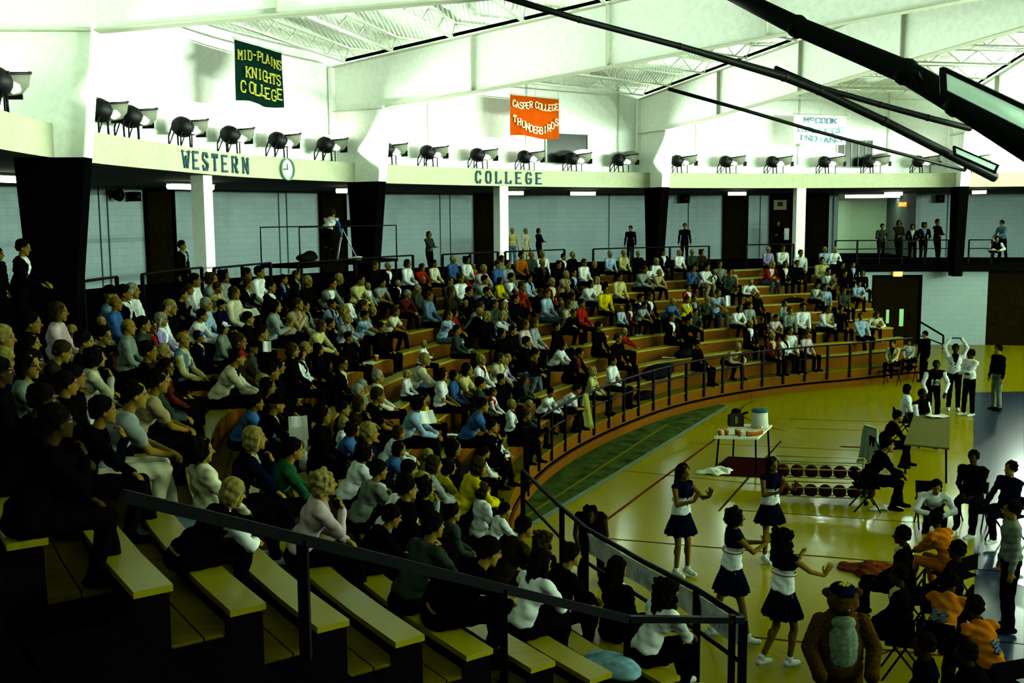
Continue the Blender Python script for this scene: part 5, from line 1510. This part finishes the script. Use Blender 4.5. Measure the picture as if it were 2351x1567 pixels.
def desc(d):
    c = d['cl'].replace('~', '').split('/'); top = CC[c[0]][0]
    if len(c) > 1 and c[1] != c[0]: top = CC[c[0]][0]+' and '+CC[c[1]][0]
    hc = d['hair']; h = 'in a %s cap' % CC[d['cap']][0] if d['cap'] else ('in a brimmed hat' if d['hat'] else '')
    base = ('balding' if hc[0] == 'z' else HN[hc[1]]+HC[hc[0]][0]+'-haired')
    who = 'baby' if d['baby'] else ('child' if d['s'] < .79 else 'person')
    return base, who, top, h
used = {}
def label_for(d):
    base, who, top, h = desc(d); land = min(LAND, key=lambda l: abs(l[0]-d['px']))[1]
    nb = sorted((e for e in good if e is not d), key=lambda e: math.hypot(e['px']-d['px'], (e['py']-d['py'])))
    opts = []
    for e in nb[:9]:
        dx, dy = d['px']-e['px'], d['py']-e['py']
        rel = ('right of' if dx > 0 else 'left of') if abs(dx) > abs(dy) else ('below' if dy > 0 else 'above')
        et = desc(e)[2].split(' and ')[0]
        opts.append('%s %s in %s%s, %s one in %s, %s' % (base, who, top, ' with cap' if d['cap'] else (' and hat' if d['hat'] else ''), rel, et, land))
    opts += [o_.replace(', ', ', %s bench, ' % ORD[d['k']], 1) for o_ in opts[:4]]
    for o_ in opts:
        if o_ not in used and len(o_.split()) <= 16: used[o_] = 1; return o_
    for o_ in opts:
        if o_ not in used: used[o_] = 1; return ' '.join(o_.split()[:16])
    return opts[0]
for i, d in enumerate(good):
    pose = PO[d['pose']]; c = d['cl'].replace('~', '').split('/'); short = '~' in d['cl']
    A, R, k = d['A'], d['R'], d['k']; loc = P(A, R, rowZ(k)); dr = (LOOKAT-V((loc.x, loc.y, 0))); rz = math.atan2(dr.y, dr.x)-PI/2+rr.uniform(-.22, .16)
    hs = ST[d['hair'][1]]
    if d['hair'].endswith('u2'): hs = 'curly_long'
    elif len(d['hair']) > 1 and d['hair'][1] == 'l': hs = 'long'
    if d['px'] > 1150 and d['py'] > 1200 and hs == 'curly': hs = 'curly_long'
    capc = ('cap', d['cap']) if d['cap'] else (('hat', 'K') if d['hat'] else None)
    if d['baby']: loc = loc+V((.25, -.05, .12))
    person(pose, loc, rz, d['s2'], c[0], c[1] if len(c) > 1 else None, c[2] if len(c) > 2 else None, d['pants'], None if d['hat'] else hs, d['hair'][0], rr.choice((0, 0, 1)), 'short' if short else 'long', capc, 'W' if rr.random() < .3 else 'K', label_for(d))
print('CROWD', len(good), 'bad', [(int(d['px']), int(d['py'])) for d in CROWD if d.get('bad')])
# ------------------------------------------------------------------ people standing on the concourse and the balcony
def stand_at(px, py, R, pose, dirv, **kw):
    """feet on the concourse at radius R, head where the sight line passes"""
    h = cylhit(px, py, R); A = RA(h)[1]; hz = POSES[pose]['q'].hc.z; s = (h.z-Z_CON)/hz; s = max(.9, min(1.08, s))
    loc = P(A, R, Z_CON); return person(pose, loc, math.atan2(dirv[1], dirv[0])-PI/2, s, **kw)
def tocenter(px, R, turn=0):
    p = cylhit(px, 520, R); a = math.atan2(CY-p.y, CX-p.x)+turn*D2R; return (math.cos(a), math.sin(a))
for px, py, R, pose, turn, kw in (
    (38, 568, 22.9, 'rail', 0, dict(shirt='K', front='W', label='dark-suited man standing at the rail near the left edge')),
    (-6, 600, 24.2, 'stand', 0, dict(shirt='K', label='person in black cut off by the left edge of the photo')),
    (418, 614, 23.0, 'stand', 0, dict(shirt='K', front='G', label='dark suited person at the rail left of the first white post')),
    (985, 546, 24.5, 'armsx', 10, dict(shirt='T', hair='bob', label='person in a long dark hooded coat standing right of the camera platform')),
    (1176, 530, 27.0, 'stand', -20, dict(shirt='y', hcol='f', pants='d', label='fair-haired person in pale top standing just right of the second white post')),
    (1206, 531, 27.0, 'stand', 20, dict(shirt='C', hcol='f', pants='C', label='fair-haired person in pale clothes, middle of the three standing by the post')),
    (1237, 530, 27.0, 'armsx', 30, dict(shirt='N', pants='K', hair='bob', label='dark-haired person in navy top, rightmost of the three standing by the post')),
    (1448, 524, 27.0, 'stand', -50, dict(shirt='K', label='person in black standing left of the third steel column')),
    (1572, 519, 27.0, 'stand', -20, dict(shirt='K', label='person in black standing by the wall right of the third steel column')),
    (1787, 512, 28.6, 'armsx', 0, dict(shirt='K', label='person in black standing before the dark door with the poster')),
    (2024, 520, 23.9, 'rail', 0, dict(shirt='T', label='leftmost person on the balcony, in a dark grey jacket, hand on the rail')),
    (2064, 512, 24.1, 'armsx', 20, dict(shirt='D', hair='bob', label='person with folded arms, second from left on the balcony')),
    (2096, 521, 23.9, 'rail', -20, dict(shirt='K', front='W', hair='curly', hcol='n', label='curly-haired person in black with white front, middle of the balcony group')),
    (2121, 517, 24.0, 'rail', 0, dict(shirt='N', front='b', hair='curly', label='person in an open navy jacket, fourth from left on the balcony')),
    (2153, 510, 24.0, 'armsx', 40, dict(shirt='K', label='broad person in black with one leg bent, rightmost of the balcony group')),
    (2304, 512, 25.5, 'rail', -60, dict(shirt='d', label='person in a blue shirt standing right of the last black column')),
    (2284, 572, 23.75, 'hunch', 30, dict(shirt='K', sleeve='W', label='person in black and white leaning over at the right end of the balcony')),):
    if pose == 'hunch':
        p = cylhit(px, 590, R); o = person('hunch', P(RA(p)[1], R+.3, Z_CON+.42), math.atan2(*tocenter(px, R)[::-1])-PI/2, 1.0, **kw)
    else: stand_at(px, py, R, pose, tocenter(px, R, turn), **kw)
# camera operator bent over on the platform
Fp, zt_ = PLAT
p = Fp @ V((-.15, .3, 0)); person('camera', p, Fp.to_euler().z-PI/2+.15, .92, 'W', 'W', 'B', 'K', 'short', 'n', label='person in a white and blue jacket bending over on the camera platform')
p = Fp @ V((-.75, .6, 0))
bm = NB(); ball(bm, (0, 0, .12), (.42, .2, .12)); ball(bm, (.2, .05, .18), (.2, .16, .12)); me = remeshed(bm, 'duffel', .02, 3)
o = link('duffel_bag', me, mat('black_nylon', (.008, .009, .01), .8)); o.location = p; o.rotation_euler = (0, 0, Fp.to_euler().z); tag(o, 'black bag heaped at the left end of the camera platform', 'bag')
bm = NB(); ball(bm, (0, 0, .06), (.16, .10, .06)); o = link('white_cloth', bm, M_TOW); o.location = Fp @ V((.7, 0, 0)); tag(o, 'small white bundle at the foot of the tripod on the platform', 'cloth')

# ------------------------------------------------------------------ cheerleaders and the others on the court
def skirt_mesh():
    bm = NB(); n = 48; prof = [(.145, .98, 0), (.165, .90, .2), (.205, .80, .6), (.255, .66, 1), (.25, .66, 1), (.20, .80, .6), (.16, .90, .2), (.14, .98, 0)]; rings = []
    for r, z, pl in prof:
        rings.append([bm.verts.new((math.cos(2*PI*k/n)*(r+pl*.016*(1 if k % 2 else -1)), math.sin(2*PI*k/n)*(r*.86+pl*.016*(1 if k % 2 else -1)), z+pl*.012*math.sin(k*1.3))) for k in range(n)])
    for i in range(len(rings)):
        a, b = rings[i], rings[(i+1) % len(rings)]
        for k in range(n): bm.faces.new((a[k], a[(k+1) % n], b[(k+1) % n], b[k]))
    me = bpy.data.meshes.new('skirt'); bm.to_mesh(me); bm.free(); me.materials.append(CM['N']); return me
SKIRT = skirt_mesh()
def stripe_band():
    bm = NB(); n = 40
    for z, mi in ((1.165, 0), (1.180, 1)):
        a = [[bm.verts.new((math.cos(2*PI*k/n)*(.163+o_), .012+math.sin(2*PI*k/n)*(.122+o_), z+h)) for k in range(n)] for o_, h in ((0, 0), (.004, .0), (.004, .012), (0, .012))]
        for i in range(4):
            for k in range(n): bm.faces.new((a[i][k], a[i][(k+1) % n], a[(i+1) % 4][(k+1) % n], a[(i+1) % 4][k])).material_index = mi
    me = bpy.data.meshes.new('stripe'); bm.to_mesh(me); bm.free(); me.materials.append(mat('orange_trim', (.30, .14, .01))); me.materials.append(CM['W']); return me
STRIPE = stripe_band()
def socks(pose):
    out = []
    for a in POSES[pose]['q'].an:
        bm = NB(); lathe(bm, [(.038, -.02), (.044, .0), (.043, .05), (.039, .055)], 14, Matrix.Translation(a)); me = bpy.data.meshes.new('sock'); bm.to_mesh(me); bm.free(); me.materials.append(CM['W']); out.append(me)
    return out
def cheer(pose, px, py, dirv, s, hair, lab):
    o = person(pose, atZ(px, py, 0)+V((0, 0, 0)), math.atan2(dirv[1], dirv[0])-PI/2, s, 'W', 'N', 'N', None, hair, 'k', 3, 'vest', None, 'W', lab)
    for nm, me in [('skirt', SKIRT), ('stripe', STRIPE)]+[('sock', m_) for m_ in socks(pose)]:
        c = bpy.data.objects.new(nm, me); COL.objects.link(c); c.parent = o
    return o
cheer('cheer', 1562, 1322, (.62, -.78), 1.0, 'long', 'cheerleader in navy and white clapping, left and farthest from the corner rail')
cheer('cheer_wide', 1676, 1470, (1, .12), 1.0, 'curly', 'cheerleader in navy and white seen from the side, clapping with feet apart')
cheer('cheer', 1765, 1290, (.42, -.9), .97, 'bob', 'cheerleader in navy and white clapping just in front of the ball rack')
cheer('cheer_step', 1793, 1532, (.86, .5), .99, 'curly_long', 'cheerleader with long dark curly hair clapping, nearest the costumed figure')
person('kneehold', atZ(1357, 1338, 0), math.atan2(-1, -.1)-PI/2, .98, 'K', 'K', 'K', 'K', 'curly', 'k', 2, 'vest', None, 'K', 'dark-haired person in black bent over with hands on knees behind the near handrail')
# the costumed figure
mx, my = 3.42, 10.5
bm = NB()
ball(bm, (0, 0, 1.0), (.30, .24, .42)); ball(bm, (0, -.02, 1.30), (.27, .21, .24)); ball(bm, (0, .02, .75), (.30, .25, .26)); ball(bm, (0, .05, 1.66), (.20, .20, .19)); ball(bm, (0, .20, 1.60), (.10, .10, .08))
for s in (-1, 1):
    cap_(bm, (s*.27, 0, 1.36), (s*.42, .06, 1.02), .11, .10); cap_(bm, (s*.42, .06, 1.02), (s*.34, .26, .78), .10, .09); ball(bm, (s*.33, .30, .74), .10)
    cap_(bm, (s*.15, 0, .65), (s*.19, .03, .30), .15, .12); cap_(bm, (s*.19, .03, .30), (s*.20, .03, .10), .12, .12); cap_(bm, (s*.20, 0, .08), (s*.21, .20, .07), .10, .08)
    ball(bm, (s*.19, .02, 1.76), (.075, .04, .065))
me = remeshed(bm, 'costume', .014, 2); rr = random.Random(2)
for v in me.vertices: v.co = v.co+v.normal*(rr.uniform(-.006, .008))
t = link('costumed_person', me, mat('brown_fur', (.075, .038, .005), 1.0, .0, noise=.5, nscale=40)); t.location = (mx, my, 0); t.rotation_euler = (0, 0, PI-.05); t.scale = (.80, .80, .79)
tag(t, 'person in a shaggy brown furry animal costume and dark cap at the bottom edge', 'costume')
bm = NB(); ball(bm, (0, .085, 1.02), (.22, .19, .46)); ball(bm, (0, .10, 1.38), (.17, .13, .10)); me = remeshed(bm, 'bib', .014, 3); link('bib', me, mat('pale_green_bib', (.2, .3, .17), .95, noise=.4, nscale=20), t)
bm = NB(); ball(bm, (0, .03, 1.80), (.17, .18, .10)); cap_(bm, (-.08, .20, 1.78), (.08, .20, 1.78), .03); me = remeshed(bm, 'cap', .012, 2); link('cap', me, CM['N'], t)
bm = NB()
for x, y, r in ((0, .04, .040), (-.052, .075, .022), (-.022, .105, .022), (.022, .105, .022), (.052, .075, .022)): lathe(bm, [(.001, 0), (r, .0), (r, .012), (.001, .014)], 16, Matrix.Translation((x, y+.03, 1.898-.9*(y)**2)) @ Matrix.Rotation(-20*D2R, 4, 'X'))
link('paw_patch', bm, mat('yellow_felt', (.5, .45, .04)), t)
for s in (-1, 1):
    bm = NB(); ball(bm, (s*.075, .205, 1.68), (.022, .016, .024)); link('eye', bm, M_EYE, t)
bm = NB(); ball(bm, (0, .295, 1.615), (.03, .02, .02)); link('nose', bm, M_EYE, t)

def jersey_no(o, txt, pose, col='W', back=False, h=.14, z=.30):
    q = POSES[pose]['q']; R3 = Matrix((q.rt, q.fwd, q.up)).transposed().to_4x4(); y = -.150 if back else .150
    M_ = Matrix.Translation(q.pel) @ R3 @ Matrix.Translation((0, y, z)) @ (Matrix() if back else Matrix.Rotation(PI, 4, 'Z')); bm = NB(); n = len(txt)
    for i, ch in enumerate(txt): glyph(bm, ch, M_ @ Matrix.Translation(((i-n/2)*h*.72+.01, .01, 0)), h, 1.15, .035, serif=False, wide=.75)
    c = link('jersey_number', bm, CM[col], o)
# players and bench people on the right
def court(pose, px, py, dirv, seat=None, s=1.0, **kw):
    """px, py is the head"""
    hz = POSES[pose]['q'].hc.z*s+(seat or 0); p = atZ(px, py, hz); hy = POSES[pose]['q'].hc.y*s; dv = V((dirv[0], dirv[1], 0)).normalized(); p = V((p.x, p.y, 0))-dv*hy
    if seat: chair((p.x, p.y), math.atan2(dv.y, dv.x)-PI/2, 'black folding chair under the '+' '.join(kw['label'].replace(',', '').split()[:11]), M_BLACK)
    return person(pose, V((p.x, p.y, seat or 0)), math.atan2(dv.y, dv.x)-PI/2, s, **kw), p
o, p = court('overhead', 2194, 800, (-.3, -1), s=1.06, shirt='W', front='K', pants='K', skin=2, hair='crop', shoe='W', label='tall player in black jersey 51 and open white jacket, hands on head'); jersey_no(o, '51', 'overhead', z=.20, h=.11)
o, p = court('leanover', 2150, 838, (-.2, -1), s=1.05, shirt='K', front='K', sleeve='W', pants='K', skin=2, hair='crop', shoe='W', label='player in black jersey 12 leaning forward beside the scorers table'); jersey_no(o, '12', 'leanover', z=.20, h=.15)
court('armsx', 2229, 812, (-1, -.3), s=1.03, shirt='W', pants='K', skin=2, hair='crop', shoe='W', label='player in a white warm-up jacket standing right of jersey 51')
court('stand', 2292, 802, (-1, -.2), s=1.04, shirt='K', pants='g', hair='short', shoe='K', label='man in black top and khaki trousers at the far right sideline')
court('lap', 2085, 893, (1, -.25), .45, shirt='W', front='W', sleeve='W', hair='bob', label='scorer in a white shirt with dark hair writing at the table')
court('fwd', 2062, 955, (1, -.15), .45, shirt='K', hair='short', label='broad scorer in black leaning on the table in front')
court('fwd', 2038, 1020, (1, -.1), .45, s=1.1, shirt='K', hair='short', label='nearest scorer in black with head bent, beside the pale green jacket')
court('lap', 2118, 905, (.5, -1), .45, shirt='K', sleeve='W', skin=2, hair='crop', label='person in black and white seated behind the scorers table')
court('hunch', 2150, 1118, (-.2, -1), .25, shirt='W', pants='K', hair='short', label='hunched person in a white tee above the players bench')
court('fwd', 2146, 1190, (-.5, .8), .45, shirt='o', front='W', pants='o', skin=2, hair='crop', label='seated player in orange jersey with dark hair, below the white tee')
court('lap', 2070, 1228, (-.9, .4), .45, shirt='K', front='y', pants='K', skin=2, hair='short', label='seated player in black with pale trim, left end of the players bench')
court('back', 2196, 1262, (-.7, .5), .45, shirt='K', pants='K', skin=2, hair='short', label='large seated person in black, right of the orange jersey')
court('lap', 2062, 1318, (-.9, .3), .45, shirt='K', front='y', pants='K', skin=2, hair='crop', label='seated player in black with a light shoulder edge, lower left of the bench')
o, p = court('hunch', 2185, 1335, (.55, .75), .45, shirt='o', sleeve='K', pants='K', skin=2, hair='crop', label='bent player in an orange warm-up with faded blue green marks on the back'); jersey_no(o, '##', 'hunch', 'd', True, .13, .05)
o, p = court('fwd', 2236, 1392, (-.3, .9), .45, shirt='o', sleeve='K', pants='K', skin=2, hair='short', label='player in orange and black, lowest of the bench near the right edge'); jersey_no(o, '#', 'fwd', 'd', True, .13, .15)
court('lap', 2120, 1480, (-.9, .3), .45, shirt='K', pants='G', skin=2, hair='short', label='person in black with pale grey sweatpants at the bottom of the bench')
court('fwd', 2215, 1500, (-.9, .3), .45, shirt='K', pants='g', skin=2, hair='short', label='dark person in grey trousers in the bottom right corner')
court('stand', 2322, 1170, (-1, .2), s=1.0, shirt='g', pants='K', hair='short', label='person in a pale green shirt standing at the right edge')
court('lap', 2235, 1050, (-.6, -.8), .45, shirt='K', pants='K', skin=2, hair='short', label='dark person seated right of the scorers table on the blue floor')
court('back', 2320, 1075, (-1, -.4), .45, shirt='N', pants='K', shoe='W', hair='short', label='person in navy with white shoes seated at the right edge')
court('stand', 2123, 768, (-1, -.3), s=.95, shirt='K', pants='K', hair='short', label='dark person behind the stair rail beside the dark doorway')
court('lap', 2088, 786, (-.6, -.8), .62, s=.8, shirt='W', pants='K', hair='short', label='small person in a white shirt left of the stair rail')
court('lap', 2050, 788, (-.6, -.8), .62, s=.9, shirt='y', front='K', pants='K', hair='short', label='person in dark and pale yellow beside the end of the benches')
# pale green jacket over a chair
def drape(c, w_, h, rz, lab, m, name='jacket', cat='jacket', seed=1):
    bm = NB(); nx, ny = 18, 14; rr_ = random.Random(seed); ph = rr_.uniform(0, 6); L = []
    for side in (-1, 1):
        g = []
        for j in range(ny+1):
            v = j/ny; row = []
            for i in range(nx+1):
                u = i/nx*2-1; wd = w_/2*(.55+.45*v+.12*math.sin(v*5+ph)); fold = .035*math.sin(u*9+ph+v*2)*(.3+v)
                row.append(V((u*wd+.05*v*math.sin(ph), side*(.02+.10*v+fold), -h*v*(1-.18*abs(u)*math.cos(u*3+ph)))))
            g.append([bm.verts.new(p) for p in row])
        L.append(g)
        for j in range(ny):
            for i in range(nx): bm.faces.new((g[j][i], g[j+1][i], g[j+1][i+1], g[j][i+1]))
    for i in range(nx): bm.faces.new((L[0][0][i], L[0][0][i+1], L[1][0][i+1], L[1][0][i]))
    for j in range(ny):
        bm.faces.new((L[0][j][0], L[1][j][0], L[1][j+1][0], L[0][j+1][0])); bm.faces.new((L[0][j][nx], L[0][j+1][nx], L[1][j+1][nx], L[1][j][nx]))
    for i in range(nx): bm.faces.new((L[0][ny][i], L[1][ny][i], L[1][ny][i+1], L[0][ny][i+1]))
    o = link(name, bm, m, None, True); o.location = c; o.rotation_euler = (0, 0, rz); tag(o, lab, cat); return o
p = atZ(2008, 985, .86); chair((p.x+.1, p.y), -PI/2+.1, 'black chair with the pale green jacket over its back'); drape(p+V((-.08, .0, .06)), .62, .72, 1.9, 'pale green jacket hanging over a chair back left of the scorers', mat('pale_green_cloth', (.34, .5, .28), .9))
p = atZ(1410, 905, 1.36); drape(P(RA(p)[1], 14.08+roff(RA(p)[1]), 1.36), .45, .75, (RA(p)[1]-90)*D2R, 'olive yellow jacket draped over the curved front railing', mat('olive_cloth', (.36, .40, .06), .9), seed=4)
# stair rail beside the doorway
t = empty('railing', atZ(2165, 800, 1)); tag(t, 'short sloping black stair rail beside the dark doorway', 'railing')
a, b = cylhit(2112, 738, 22.8), cylhit(2166, 770, 22.2); bm = NB(); bar(bm, a, b, .06); part('top_rail', bm, M_RAIL, t)
for q in (a, b): bm = NB(); box(bm, (q.x, q.y, q.z/2), (.06, .06, q.z)); part('rail_post', bm, M_RAIL, t)
bm = NB(); bar(bm, a-V((0, 0, .55)), b-V((0, 0, .35)), .045); part('mid_rail', bm, M_RAIL, t)

# dark silhouettes below the camera on the near side of the aisle
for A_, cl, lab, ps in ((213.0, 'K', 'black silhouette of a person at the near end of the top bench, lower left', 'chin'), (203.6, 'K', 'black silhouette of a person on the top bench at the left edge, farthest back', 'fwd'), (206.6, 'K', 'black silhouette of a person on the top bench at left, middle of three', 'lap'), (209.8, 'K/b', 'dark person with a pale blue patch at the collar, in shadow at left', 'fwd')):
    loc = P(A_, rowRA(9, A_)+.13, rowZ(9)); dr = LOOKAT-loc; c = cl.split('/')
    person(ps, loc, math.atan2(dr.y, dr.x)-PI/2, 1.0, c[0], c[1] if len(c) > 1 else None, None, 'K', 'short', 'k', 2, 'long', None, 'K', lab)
# ------------------------------------------------------------------ small things on the benches
def bench_pt(px, py, dz=0.0, deck=False):
    best = None
    for k in range(NROW):
        Z = rowZ(k)+dz-(.4 if deck else 0); p = atZ(px, py, Z); R, A = RA(p)
        if A > 214.5 or A < 98: continue
        err = R-(rowRA(k, A)+(.15 if not deck else -.2))
        if best is None or abs(err) < abs(best[0]): best = (err, p, k, A, R)
    e, p, k, A, R = best; Rt = rowRA(k, A)+(.15 if not deck else -.2); q = P(A, Rt+max(-.1, min(.1, e)), rowZ(k)-(.4 if deck else 0)); return q
for x, y, l in ((38, 905, 'red and white paper cup on the bench at the left edge'), (873, 828, 'orange cup standing alone on the bench below the camera platform'), (1357, 777, 'orange cup at the end of the empty bench left of the person in red'), (1455, 785, 'left orange cup behind the blond person in red'), (1479, 783, 'right orange cup behind the blond person in red'), (1578, 770, 'orange cup left of the crumpled paper on the far benches')):
    cup(bench_pt(x, y), l, 1.25)
for x, y, w_, h, rz, tl, l in ((835, 836, .5, .34, .5, 0, 'crumpled newspaper lying on the long bare bench in mid stand'), (806, 846, .34, .3, 1.2, .3, 'folded white papers left of the newspaper on the bare bench'), (1534, 822, .45, .2, 0, 0, 'white paper lying flat on a far bench before the person in red'), (1020, 1000, .5, .16, .3, 0, 'thin white sheet on the bench right of the light blue sweatshirt'),
        (1195, 838, .45, .2, .1, 0, 'white paper on the bench beside the man in the white sweater'), (605, 838, .35, .3, .7, .4, 'white paper on the bench below the red cap')):
    q = bench_pt(x, y); flatpaper(q+V((0, 0, .03)), w_, h, rz, l, tilt=tl*.2)
def held(x, y, Y, w_, h, rz, tilt, l, m=None):
    q = atY(x, y, Y); flatpaper(q, w_, h, rz, l, m, tilt=tilt, name='program_sheet')
def heldrow(x, y, near, w_, h, rz, tilt, l, m=None):
    d = min(good, key=lambda e: math.hypot(e['px']-near[0], e['py']-near[1])); Yp = P(d['A'], d['R'], 0).y
    dirc = (LOOKAT-P(d['A'], d['R'], 0)); dirc.z = 0; dirc.normalize(); held(x, y, Yp+dirc.y*.45, w_, h, rz, tilt, l, m)
heldrow(685, 982, (630, 930), .24, .32, .3, 1.1, 'white program held by the person in black coat and brimmed hat')
heldrow(574, 716, (495, 661), .34, .26, .6, .5, 'cream paper held out by the person in pale yellow')
heldrow(1159, 752, (1141, 720), .34, .24, .2, .5, 'white sheet held by the fair person in white and blue')
heldrow(979, 957, (950, 919), .30, .26, .5, .8, 'white and yellow paper held by the person in light blue')
heldrow(1052, 783, (1028, 724), .26, .18, .4, .5, 'rolled paper in the hands of the balding man in light blue')
heldrow(613, 795, (640, 800), .12, .16, .2, 1.2, 'white paper bag standing among the dark clothed people below WESTERN')
heldrow(1671, 690, (1648, 669), .14, .34, .1, 1.4, 'white rolled paper held out by the man in light blue and jeans')
p = atY(226, 960, 10.2); flatpaper(p, .22, .28, .2, 'white program held up in the dark at left', tilt=1.2, name='program_sheet')
def lump(px, py, r, m, name, lab, cat, deck=False, seed=1, dz=.0):
    q = bench_pt(px, py, dz, deck); rr_ = random.Random(seed); bm = NB()
    ball(bm, (0, 0, r[2]*.8), r)
    for i in range(5): a = rr_.uniform(0, 6.28); ball(bm, (math.cos(a)*r[0]*.5, math.sin(a)*r[1]*.5, r[2]*rr_.uniform(.5, 1.2)), (r[0]*.5, r[1]*.5, r[2]*.6))
    me = remeshed(bm, name, .02, 3)
    for v in me.vertices: v.co.z = max(v.co.z, 0)
    o = link(name, me, m); A = RA(q)[1]; o.location = q; o.rotation_euler = (0, 0, (A-90)*D2R); tag(o, lab, cat); return o
MBK = mat('black_canvas', (.006, .007, .007), .85)
lump(1478, 915, (.42, .2, .12), MBK, 'duffel_bag', 'long black bag on the front footway left of the first rail posts', 'bag', True, 1)
lump(1712, 890, (.75, .25, .22), MBK, 'duffel_bag', 'large black heap of bags on the front row behind the curved rail', 'bag', False, 2)
lump(1950, 842, (.55, .22, .12), MBK, 'duffel_bag', 'low black bag on the front row near the stand end', 'bag', False, 3)
lump(1590, 822, (.5, .22, .14), MBK, 'coat', 'black coat heaped on a far bench left of the bent black figure', 'coat', False, 4)
lump(915, 893, (.30, .2, .10), mat('blue_jacket', (.06, .2, .4), .9), 'jacket', 'blue jacket bundled on the bench behind the blond child', 'jacket', False, 5)
lump(914, 862, (.12, .1, .08), mat('blue_jacket', (.06, .2, .4), .9), 'scarf', 'small blue bundle under the end of the bare bench', 'clothing', True, 6)
lump(400, 1050, (.32, .2, .12), mat('grey_jacket', (.16, .2, .17), .9), 'jacket', 'grey jacket on the bench behind the woman with glasses', 'jacket', False, 7)
lump(700, 1075, (.28, .2, .12), mat('white_jacket', (1, 1.2, .9), .9), 'jacket', 'white jacket bundled beside the person in the green jacket', 'jacket', False, 8)
lump(1405, 1540, (.34, .22, .07), mat('pale_denim', (.2, .42, .48), .9, noise=.5), 'denim_jacket', 'pale blue denim jacket heaped on the bench at bottom centre', 'jacket', False, 9)
lump(1795, 690, (.4, .2, .1), MBK, 'coat', 'black coat on a bench in the far right of the stand', 'coat', False, 10)
lump(255, 742, (.3, .2, .12), mat('cream_cloth', (.5, .52, .3), .9), 'jacket', 'cream and white clothing bundled below the left railing', 'clothing', False, 12)
# a blue cushion board on the footway between the nearest benches
q = atZ(388, 1215, rowZ(8)-.39); t_ = NB(); box(t_, (0, 0, .03), (.55, .36, .06)); o = link('seat_cushion', t_, mat('blue_grey_vinyl', (.2, .34, .38), .5)); o.location = (q.x, q.y, rowZ(8)-.4); o.rotation_euler = (0, 0, (RA(q)[1]+90)*D2R+PI/2); tag(o, 'flat blue grey cushion lying between the two nearest bright benches', 'cushion')
bpy.data.scenes.remove(TMP)
